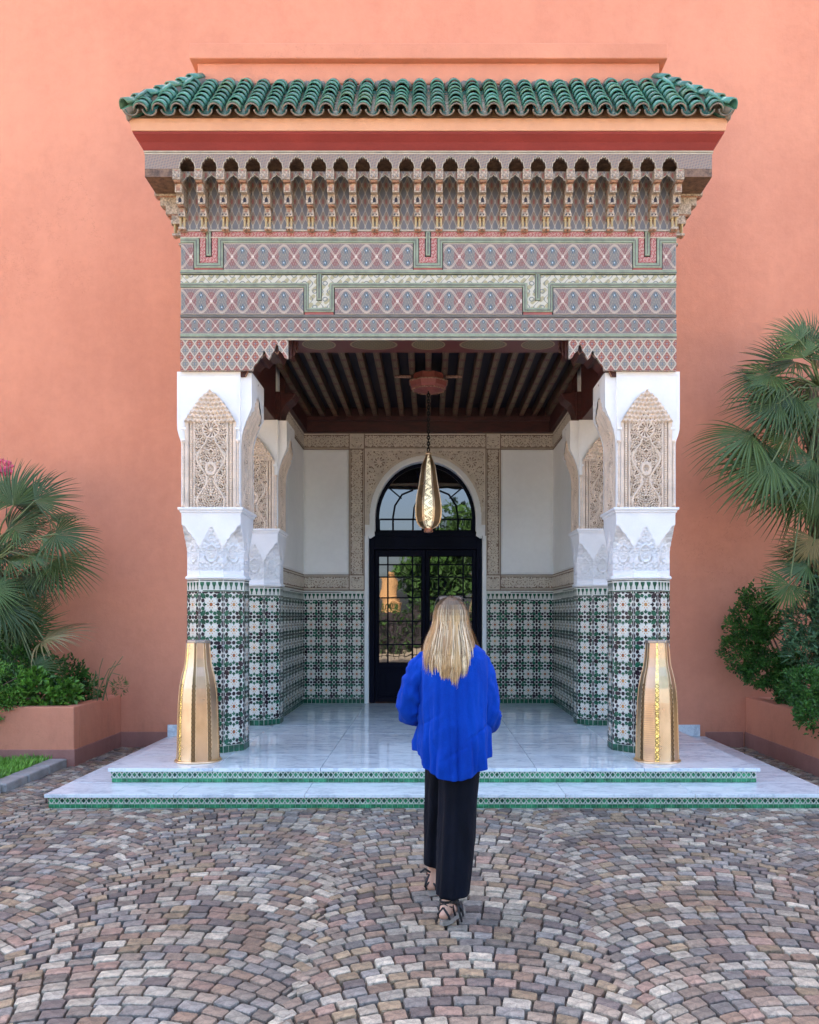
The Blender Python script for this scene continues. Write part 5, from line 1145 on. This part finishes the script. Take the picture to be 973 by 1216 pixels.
h1 = hand((.0, 4.68, 1.06), (.5, 1, 0), 1); h2 = hand((.25, 4.70, 1.04), (-.5, 1, 0), -1)
ch += [['lw', 'x']] if False else []
h1[0].insert(0, 'lw'); h2[0].insert(0, 'rw'); ch += h1 + h2
body = Wm(skin_obj('body', ch, M['skin'], 2))
# head with a face (looking away from the camera)
nu, nv = 40, 30; vs = []; HC = Vector((.122, 4.475, 1.585))
for j in range(nv + 1):
    for i in range(nu):
        a = 2 * PI * i / nu; b_ = -PI / 2 + PI * j / nv; d = Vector((math.cos(b_) * math.cos(a), math.cos(b_) * math.sin(a), math.sin(b_)))
        x, y, zv = d.x * .072, d.y * .090, d.z * .098
        if zv < 0: x *= 1 + zv * 2.2; y *= 1 + zv * .6
        f = max(0, d.y)
        bmp = .022 * math.exp(-((x / .010) ** 2 + ((zv + .018) / .018) ** 2)) * f + .006 * math.exp(-((x / .022) ** 2 + ((zv + .05) / .008) ** 2)) * f - .010 * (math.exp(-(((abs(x) - .030) / .014) ** 2 + ((zv - .008) / .010) ** 2))) * f + .008 * math.exp(-((x / .02) ** 2 + ((zv + .082) / .014) ** 2)) * f
        vs.append(HC + Vector((x, y + bmp, zv)))
fs = [(j * nu + i, j * nu + (i + 1) % nu, (j + 1) * nu + (i + 1) % nu, (j + 1) * nu + i) for j in range(nv) for i in range(nu)]
mb = MB(); mb.add(vs, fs)
for s in (-1, 1): mb.lathe([(.004, 1.560), (.010, 1.565), (.012, 1.585), (.008, 1.60), (.003, 1.605)], 8, HC.x + s * .074, HC.y - .005)
Wm(mb.build('head', M['skin'], smooth=True))
mb = MB()
for s in (-1, 1):
    c = HC + Vector((s * .030, .078, .008)); mb.add([c + Vector((.011 * math.cos(q), .004, .006 * math.sin(q))) for q in [2 * PI * k / 10 for k in range(10)]], [tuple(range(9, -1, -1))])
Wm(mb.build('eyes', M['iron'])); mb = MB(); mb.add([HC + Vector((.020 * math.cos(q), .086, -.050 + .006 * math.sin(q))) for q in [2 * PI * k / 12 for k in range(12)]], [tuple(range(11, -1, -1))]); Wm(mb.build('lips', M['redband']))
# shirt
def n3(a, b, c=0): return noise.noise(Vector((a, b, c)))
def ridge(x): return (1 - abs(x) * 2.2)
nu, nv = 240, 130; vs = []
for j in range(nv + 1):
    t = j / nv
    for i in range(nu):
        th = 2 * PI * i / nu; cs, sn = math.cos(th), math.sin(th)   # sn<0 = back (towards the camera)
        hem = .725 + .125 * abs(cs) ** 1.7 + (.06 if sn > 0 else 0) * sn + .01 * math.sin(3 * th)
        zt = 1.465; zv = zt + (hem - zt) * t
        hw = np.interp(zv, [.70, .80, .92, 1.05, 1.20, 1.30, 1.36, 1.40, 1.43, 1.455, 1.47], [.180, .188, .186, .182, .182, .184, .180, .166, .128, .080, .060])
        hd = np.interp(zv, [.70, .85, 1.05, 1.25, 1.36, 1.42, 1.455, 1.47], [.165, .165, .150, .135, .115, .09, .065, .055])
        p_ = .80; x = hw * math.copysign(abs(cs) ** p_, cs); y = hd * math.copysign(abs(sn) ** p_, sn); low = min(1, max(0, (1.38 - zv) / .45))
        # hanging folds: long ridges plus a few slanting drags from the arms
        low *= .8; f = .026 * low * (ridge(n3(th * 2.4 + 3, zv * .8, 1)) - .5) + .008 * low * n3(th * 7, zv * 2.2, 5) + .006 * n3(x * 14 + zv * 9, zv * 5, 9) * low
        if sn < 0: f += .012 * low * (n3(th * 5.5 + 1, zv * 1.1 + x * 3, 20)) + .010 * low * ridge(n3(x * 9 - zv * 7, zv * 4, 30)); f += -.020 * low * math.exp(-((x - .015) / .010) ** 2) + .008 * low * math.exp(-((x - .045) / .02) ** 2) + .006 * low * math.exp(-((x + .02) / .02) ** 2)
        if sn < .25:      # long soft creases falling from the yoke, and drags from the elbows
            for x0, sl_x, wd, dp in ((-.115, .02, .010, .016), (-.070, -.03, .013, .020), (-.032, .01, .009, .012), (.060, .05, .012, .018), (.098, .03, .010, .014), (.140, -.02, .012, .018)):
                xx = x - x0 - sl_x * (1.25 - zv) / .5 - .012 * n3(zv * 4, x0 * 30, 3); f -= dp * low * math.exp(-(xx / wd) ** 2) * (.55 + .45 * n3(zv * 2.5, x0 * 50, 8)); f += dp * .55 * low * math.exp(-((xx - wd * 2.0) / (wd * 1.3)) ** 2)
            for z0, x0, dp in ((.98, .13, .006), (.88, .00, .005), (1.04, -.13, .005)):
                dd = zv - z0 - (x - x0) * .55 - .02 * n3(x * 8, z0 * 9, 4); f -= dp * math.exp(-(dd / .010) ** 2) * math.exp(-((x - x0) / .07) ** 2)
        if zv < 1.02 and cs < 0 and sn > .1: x -= .075 * min(1, (1.02 - zv) / .12) * sn ** .5 * (1 if zv > .80 else .85)
        r = math.hypot(cs, sn); vs.append((PX + .012 + x + cs * f, PY + .0 + y + sn * f - .012 * (sn < 0) * low, zv + .006 * n3(th * 3, 2, 2) * t))
fs = [(j * nu + (i + 1) % nu, j * nu + i, (j + 1) * nu + i, (j + 1) * nu + (i + 1) % nu) for j in range(nv) for i in range(nu)]
mb = MB(); mb.add(vs, [f[::-1] for f in fs])
sh = Wm(mb.build('shirt', M['blue'], smooth=True)); so = sh.modifiers.new('thick', 'SOLIDIFY'); so.thickness = .004
def sleeve(pts, rs, seed):
    P = [Vector(p) for p in pts]; NN = 60; vs = []; nu = 48; up = None
    def cat(t, A_):
        t *= len(A_) - 1; k = min(int(t), len(A_) - 2); f = t - k; p0 = A_[max(k - 1, 0)]; p1 = A_[k]; p2 = A_[k + 1]; p3 = A_[min(k + 2, len(A_) - 1)]
        return .5 * ((2 * p1) + (p2 - p0) * f + (2 * p0 - 5 * p1 + 4 * p2 - p3) * f * f + (3 * p1 - p0 - 3 * p2 + p3) * f ** 3)
    for j in range(NN + 1):
        t = j / NN; c = cat(t, P); d = (cat(min(t + .01, 1), P) - cat(max(t - .01, 0), P)).normalized(); r = cat(t, rs)
        if up is None: up = Vector((0, 1, 0))
        a = d.cross(up).normalized(); b_ = a.cross(d).normalized(); up = b_
        for i in range(nu):
            q = 2 * PI * i / nu; f = .013 * (ridge(n3(math.cos(q) * 1.2 + t * 4 + seed, math.sin(q) * 1.2, t * 9)) - .3) + .008 * n3(math.cos(q) * 2.6, math.sin(q) * 2.6 + seed, t * 16); f += .004 * (t > .93)
            vs.append(c + (a * math.cos(q) + b_ * math.sin(q)) * (r + f - .004))
    mb = MB(); mb.add(vs, [(j * nu + i, j * nu + (i + 1) % nu, (j + 1) * nu + (i + 1) % nu, (j + 1) * nu + i) for j in range(NN) for i in range(nu)])
    o = mb.build('sleeve', M['blue'], smooth=True); o.parent = sh; m_ = o.modifiers.new('thick', 'SOLIDIFY'); m_.thickness = .004; return o
sleeve([(.02, 4.46, 1.36), (-.035, 4.455, 1.33), (-.070, 4.45, 1.24), (-.100, 4.45, 1.13), (-.098, 4.49, 1.07), (-.065, 4.56, 1.055), (-.04, 4.61, 1.05)], [.040, .058, .066, .068, .068, .062, .058], 3)
sleeve([(.24, 4.46, 1.36), (.280, 4.455, 1.325), (.302, 4.445, 1.22), (.320, 4.44, 1.09), (.318, 4.48, 1.015), (.29, 4.56, 1.01), (.27, 4.62, 1.015)], [.040, .058, .064, .067, .066, .060, .056], 8)
mb = MB(); nn_ = 40
mb.tube([(PX + .062 * math.cos(q), PY + .008 + .058 * math.sin(q), 1.462 + .008 * math.sin(q)) for q in [2 * PI * k / nn_ for k in range(nn_ + 1)]], .016, 8); o = mb.build('collar', M['blue'], smooth=True); o.parent = sh
# trousers
def leg(levels, seed):
    nu = 72; nv = 90; vs = []; Zs = [l[0] for l in levels]
    for j in range(nv + 1):
        zv = levels[0][0] + (levels[-1][0] - levels[0][0]) * j / nv; o_ = np.argsort(Zs); g_ = lambda k: float(np.interp(zv, np.array(Zs)[o_], np.array([l[k] for l in levels])[o_])); cx, cy, hw, hd = g_(1), g_(2), g_(3), g_(4); t = j / nv
        for i in range(nu):
            q = 2 * PI * i / nu; cs, sn = math.cos(q), math.sin(q); f = .011 * (ridge(n3(q * 1.5 + seed, zv * 1.3, seed)) - .5) * min(1, t * 2 + .2) + .004 * n3(cs * 3, sn * 3 + zv * 6, seed)
            vs.append((cx + cs * (hw + f), cy + sn * (hd + f), zv + (.006 * math.sin(q * 2 + seed) if j == nv else 0)))
    mb = MB(); mb.add(vs, [(j * nu + (i + 1) % nu, j * nu + i, (j + 1) * nu + i, (j + 1) * nu + (i + 1) % nu) for j in range(nv) for i in range(nu)]); mb.f = [f[::-1] for f in mb.f]; return mb
tl = leg([(.95, .170, 4.45, .125, .135), (.80, .168, 4.45, .108, .13), (.60, .158, 4.42, .098, .12), (.40, .146, 4.36, .094, .115), (.25, .133, 4.31, .088, .108), (.15, .124, 4.275, .084, .098)], 2)
t2 = leg([(.95, .085, 4.47, .11, .13), (.80, .082, 4.50, .092, .12), (.60, .066, 4.58, .080, .11), (.40, .056, 4.64, .072, .10), (.175, .050, 4.70, .070, .09)], 7)
tr = Wm(tl.build('trousers', M['trouser'], smooth=True)); tr.modifiers.new('thick', 'SOLIDIFY').thickness = .004; o = t2.build('trouser_leg', M['trouser'], smooth=True); o.parent = tr; o.modifiers.new('thick', 'SOLIDIFY').thickness = .004
# espadrilles with ankle ribbons
def shoe(heel, toe, ank):
    heel, toe, ank = Vector(heel), Vector(toe), Vector(ank); d = (toe - heel); L = d.length; d.normalize(); sd3 = Vector((d.y, -d.x, 0)); out = []
    prof = [(0, .0), (.015, .022), (.05, .032), (.10, .030), (.15, .036), (.19, .040), (.22, .034), (.24, .015), (.245, 0)]
    pts = [heel + d * a * L / .245 + sd3 * b_ for a, b_ in prof] + [heel + d * a * L / .245 - sd3 * b_ for a, b_ in prof[-2:0:-1]]
    mb = MB(); n = len(pts); base = [Vector((p.x, p.y, .004)) for p in pts]; top = [Vector((p.x, p.y, .030)) for p in pts]; mb.add(base + top, [tuple(range(n)), tuple(range(2 * n - 1, n - 1, -1))] + [(i, (i + 1) % n, (i + 1) % n + n, i + n) for i in range(n)])
    s_ = Wm(mb.build('espadrille', M['sole'], bevel=.003)); s_.name = 'espadrille'
    mb = MB(); P_ = []; 
    for j in range(9):
        t = j / 8; c = heel + d * (L * (.60 + .38 * t)); hw = .040 * math.sin(PI * (.5 + .45 * t)) + .004
        for i in range(9): q = PI * i / 8; P_.append(c + sd3 * hw * math.cos(q) + Vector((0, 0, .030 + (.042 - .02 * t) * math.sin(q))))
    mb.add(P_, [(j * 9 + i, j * 9 + i + 1, (j + 1) * 9 + i + 1, (j + 1) * 9 + i) for j in range(8) for i in range(8)]); o = mb.build('toe_cap', M['blacktie'], smooth=True); o.parent = s_
    mb = MB()
    def loop(c, nr, r, a0, a1, w_=.0042): 
        nr = Vector(nr).normalized(); u_ = nr.cross(d).normalized(); v_ = nr.cross(u_); mb.tube([c + (u_ * math.cos(q) + v_ * math.sin(q)) * r for q in np.linspace(a0, a1, 22)], w_, 5)
    loop(ank + Vector((0, 0, .018)), (0, 0, 1), .032, 0, 2 * PI); loop(ank + Vector((0, 0, -.005)) + d * .005, Vector((0, 0, 1)) + d * .35 + sd3 * .35, .035, 0, 2 * PI); loop(ank + Vector((0, 0, -.005)) + d * .005, Vector((0, 0, 1)) + d * .35 - sd3 * .35, .035, 0, 2 * PI)
    mb.tube([heel + Vector((0, 0, .03)) + sd3 * .028 + d * .03, heel + Vector((0, 0, .055)) + sd3 * .03 + d * .01, ank + Vector((0, 0, -.01)) - d * .036], .006, 5); mb.tube([heel + Vector((0, 0, .03)) - sd3 * .028 + d * .03, heel + Vector((0, 0, .055)) - sd3 * .03 + d * .01, ank + Vector((0, 0, -.01)) - d * .036], .006, 5)
    mb.tube([heel + d * .09 + sd3 * .034 + Vector((0, 0, .03)), ank + d * .03 + sd3 * .02 + Vector((0, 0, .0))], .006, 5); mb.tube([heel + d * .09 - sd3 * .034 + Vector((0, 0, .03)), ank + d * .03 - sd3 * .02], .006, 5)
    o = mb.build('ankle_strap', M['blacktie'], smooth=True); o.parent = s_; return s_
s1 = shoe((.072, 4.212, 0), (.178, 4.440, 0), (.092, 4.262, .10)); s2_ = shoe((.012, 4.655, 0), (.055, 4.895, 0), (.022, 4.708, .10))
for s_, a, pts in ((s1, 0, [((.145, 4.20, .128), (.172, 4.19, .10), (.178, 4.19, .06)), ((.150, 4.20, .13), (.155, 4.185, .09), (.170, 4.18, .035)), ((.125, 4.215, .125), (.15, 4.195, .14), (.158, 4.19, .115))]), (s2_, 1, [((.010, 4.62, .15), (-.02, 4.60, .175), (-.045, 4.60, .155)), ((.005, 4.62, .14), (-.012, 4.61, .10), (-.02, 4.61, .07))])):
    mb = MB()
    for p_ in pts: mb.tube([Vector(q) for q in p_], [.006, .0075, .006], 5)
    o = mb.build('ribbon_tie', M['blacktie'], smooth=True); o.parent = s_
# hair: fine strands over a fuller under-layer
HX0, HY0 = .122, 4.455
def hpos(phi, t, out=0, jz=0, jx=0):
    if t < .36:
        a = R(6) + (PI / 2 - R(6)) * t / .36; return Vector((HX0 + (.084 + out) * math.sin(phi) * math.sin(a), HY0 - (.098 + out) * math.cos(phi) * math.sin(a), 1.584 + (.103 + out) * math.cos(a)))
    k = (t - .36) / .64; ze = 1.262 + .055 * math.sin(phi) ** 2 + jz; zv = 1.584 + (ze - 1.584) * k
    sp = .084 + out + .048 * sm(0, .75, k) - .012 * sm(.7, 1, k); yb = .098 + out + .045 * sm(0, .7, k) - .02 * sm(.8, 1, k)
    return Vector((HX0 + sp * math.sin(phi) * (1 - .16 * k * math.cos(phi)) + jx * k, HY0 - yb * math.cos(phi) ** 1 - .02 * k, zv))
mb = MB(); nu, nv = 60, 40; vs = []
for j in range(nv + 1):
    for i in range(nu + 1):
        phi = R(-118 + 236 * i / nu); vs.append(hpos(phi, j / nv * .93, -.006 + .004 * n3(phi * 9, j * .02)))
mb.add(vs, [(j * (nu + 1) + i, j * (nu + 1) + i + 1, (j + 1) * (nu + 1) + i + 1, (j + 1) * (nu + 1) + i) for j in range(nv) for i in range(nu)], 0, (.20, .13, .075)); hr = Wm(mb.build('hair', M['hair'], smooth=True))
mb = MB(); clumps = [(R(random.uniform(-115, 115)), random.gauss(0, .030), random.gauss(0, .016), random.random()) for _ in range(80)]
for i in range(5200):
    cp, cz, cx_, cc = random.choice(clumps); phi = cp + random.gauss(0, .08); phi = max(R(-120), min(R(120), phi)); out = random.uniform(-.002, .010) * (1 if random.random() < .93 else 1.6); jz = cz + random.uniform(-.015, .012) ; jx = cx_ + random.uniform(-.006, .006)
    base_ = [(.84, .62, .34), (.68, .44, .20), (.42, .25, .11), (.92, .76, .50), (.18, .105, .05)][min(4, int(cc * 3.2 + random.random() * 1.8))]; rt = (.10, .065, .04); n = 15; t0 = random.choice((0, 0, 0, .08, .2)); pts = []
    wv = random.uniform(0, 6.28); am = random.uniform(0, .005)
    for j in range(n + 1):
        t = t0 + (1 - t0) * j / n; p = hpos(phi, t, out + .003 * math.sin(cp * 40), jz, jx); p.x += am * math.sin(t * 9 + wv) * t; pts.append(p)
    for j in range(n):
        a, b_ = pts[j], pts[j + 1]; tv = (b_ - a).normalized(); nr = Vector((math.sin(phi), -math.cos(phi), .2)); s = tv.cross(nr).normalized(); w0 = 0.0014 * min(1, (n - j) / 4 + .15); w1 = 0.0014 * min(1, (n - j - 1) / 4 + .15)
        t = t0 + (1 - t0) * j / n; k = float(sm(.08, .42, t)) * (.85 + .15 * cc); c = tuple(rt[q] * (1 - k) + base_[q] * k for q in range(3)); mb.add([a - s * w0, a + s * w0, b_ + s * w1, b_ - s * w1], [(0, 1, 2, 3)], 0, c)
o = mb.build('hair_strands', M['hair'], smooth=True); o.parent = hr; tag(o, kind='stuff')
# sunglasses pushed up on the head
sg = empty('sunglasses', (.122, 4.48, 1.67), 'dark framed sunglasses pushed up on the blonde woman\'s head', 'sunglasses'); SG = lambda o: adopt(o, sg)
for s in (-1, 1):
    c = Vector((.122 + s * .034, 4.50, 1.688)); ring_ = [c + Vector((.032 * math.copysign(abs(math.cos(q)) ** .6, math.cos(q)), .020 * math.sin(q), .012 * math.copysign(abs(math.sin(q)) ** .6, math.sin(q)) + .003)) for q in [2 * PI * k / 18 for k in range(19)]]
    mb = MB(); mb.tube(ring_, .0032, 6, cap=False); SG(mb.build('rim', M['iron'], smooth=True))
    mb = MB(); mb.add(ring_[:-1], [tuple(range(18))]); SG(mb.build('lens', M['lens']))
    mb = MB(); mb.tube([c + Vector((s * .031, 0, .004)), c + Vector((s * .042, -.02, -.004)), (.122 + s * .083, 4.47, 1.665), (.122 + s * .09, 4.425, 1.625)], .003, 6); SG(mb.build('temple_arm', M['iron'], smooth=True))
mb = MB(); mb.tube([(.117, 4.502, 1.693), (.127, 4.502, 1.693)], .003, 6); SG(mb.build('bridge', M['iron']))

# ------------------------------------------------------------------ what stands behind the camera: partly seen in the door glass
def tree(x, y, h, r, label):
    t = empty('garden_tree', (x, y, 0), label, 'tree', 'garden trees across the forecourt'); mb = MB(); mb.tube([(x, y, 0), (x + .2, y, h * .4), (x, y, h * .7)], [.22, .16, .08], 8); adopt(mb.build('trunk', M['fibre']), t)
    rg = random.Random(int(x * 10)); bl = [(x + rg.uniform(-.6, .6) * r, y + rg.uniform(-.5, .5) * r, h * .72 + rg.uniform(-.5, .6) * r, r * rg.uniform(.4, .7)) for _ in range(7)]
    mb = MB(); leafy(mb, bl, 3600, .40, asp=.5); adopt(mb.build('crown', M['treeleaf']), t)
TREES = [(-16, -8, 9.5, 3.2, 'leftmost tall tree behind the forecourt railing'), (-12, -7, 9.5, 3.0, 'second tall tree from the left behind the railing'), (-8.4, -8, 9, 2.9, 'third tall tree from the left behind the railing'), (-5.9, -8.5, 7.4, 2.0, 'tall tree at the left of the open gap in the garden'),  # tall side trees: unseen belt added to block low sky from the lower walls
         (4.9, -8.5, 7.6, 2.1, 'tall tree at the right of the open gap in the garden'), (7.4, -10, 8, 2.6, 'third tall tree from the right behind the railing'), (11.5, -10, 8.2, 2.7, 'second tall tree from the right behind the railing'), (14.5, -8, 9.5, 3.2, 'rightmost tall tree behind the forecourt railing'),
         (.6, -14, 4.6, 1.5, 'small tree in the open gap of the garden'), (-9, -24, 7, 2.6, 'spreading tree left of the round tower'), (2.5, -27, 8.5, 2.8, 'distant tree right of the round tower')]
for a in TREES: tree(*a)
t = empty('clipped_hedge', (-.5, -10.5, 0), 'long clipped hedge under the garden trees', 'hedge'); mb = MB()
leafy(mb, [(x * .55, -10.5, zz_, .5) for x in range(-12, 11) for zz_ in (.35, 1.05, 1.65)], 14000, .16); adopt(mb.build('foliage', M['treeleaf']), t); mb = MB(); mb.box(-6.8, 5.8, -10.7, -10.3, 0, 1.9); adopt(mb.build('twig_core', M['blackwood']), t)
t = empty('round_tower', (-2.9, -38, 0), 'round ochre plastered tower beyond the garden', 'tower'); mb = MB(); mb.lathe([(.95, 0), (.82, 2.6), (.86, 2.7), (.74, 2.8), (.68, 4.4), (.78, 4.5), (.78, 4.75), (.66, 4.8)], 24, -2.9, -38); adopt(mb.build('tower_wall', wallmat('ochre_tower_render', (.46, .26, .12))), t)
t = empty('garden_fence', (0, -4.5, 0), 'dark railing along the far side of the forecourt', 'fence')
for i in range(90):
    mb = MB(); 
    if i == 0:
        mb.box(-.012, .012, -.012, .012, 0, 1.2); BAR = mb.mesh('bar', M['iron'])
    o = link('bar', BAR); o.parent = t; o.location = (-10 + i * .225, 0, 0)
mb = MB(); mb.box(-10, 10, -4.52, -4.48, 1.15, 1.19); mb.box(-10, 10, -4.52, -4.48, .12, .16); adopt(mb.build('rail', M['iron']), t)
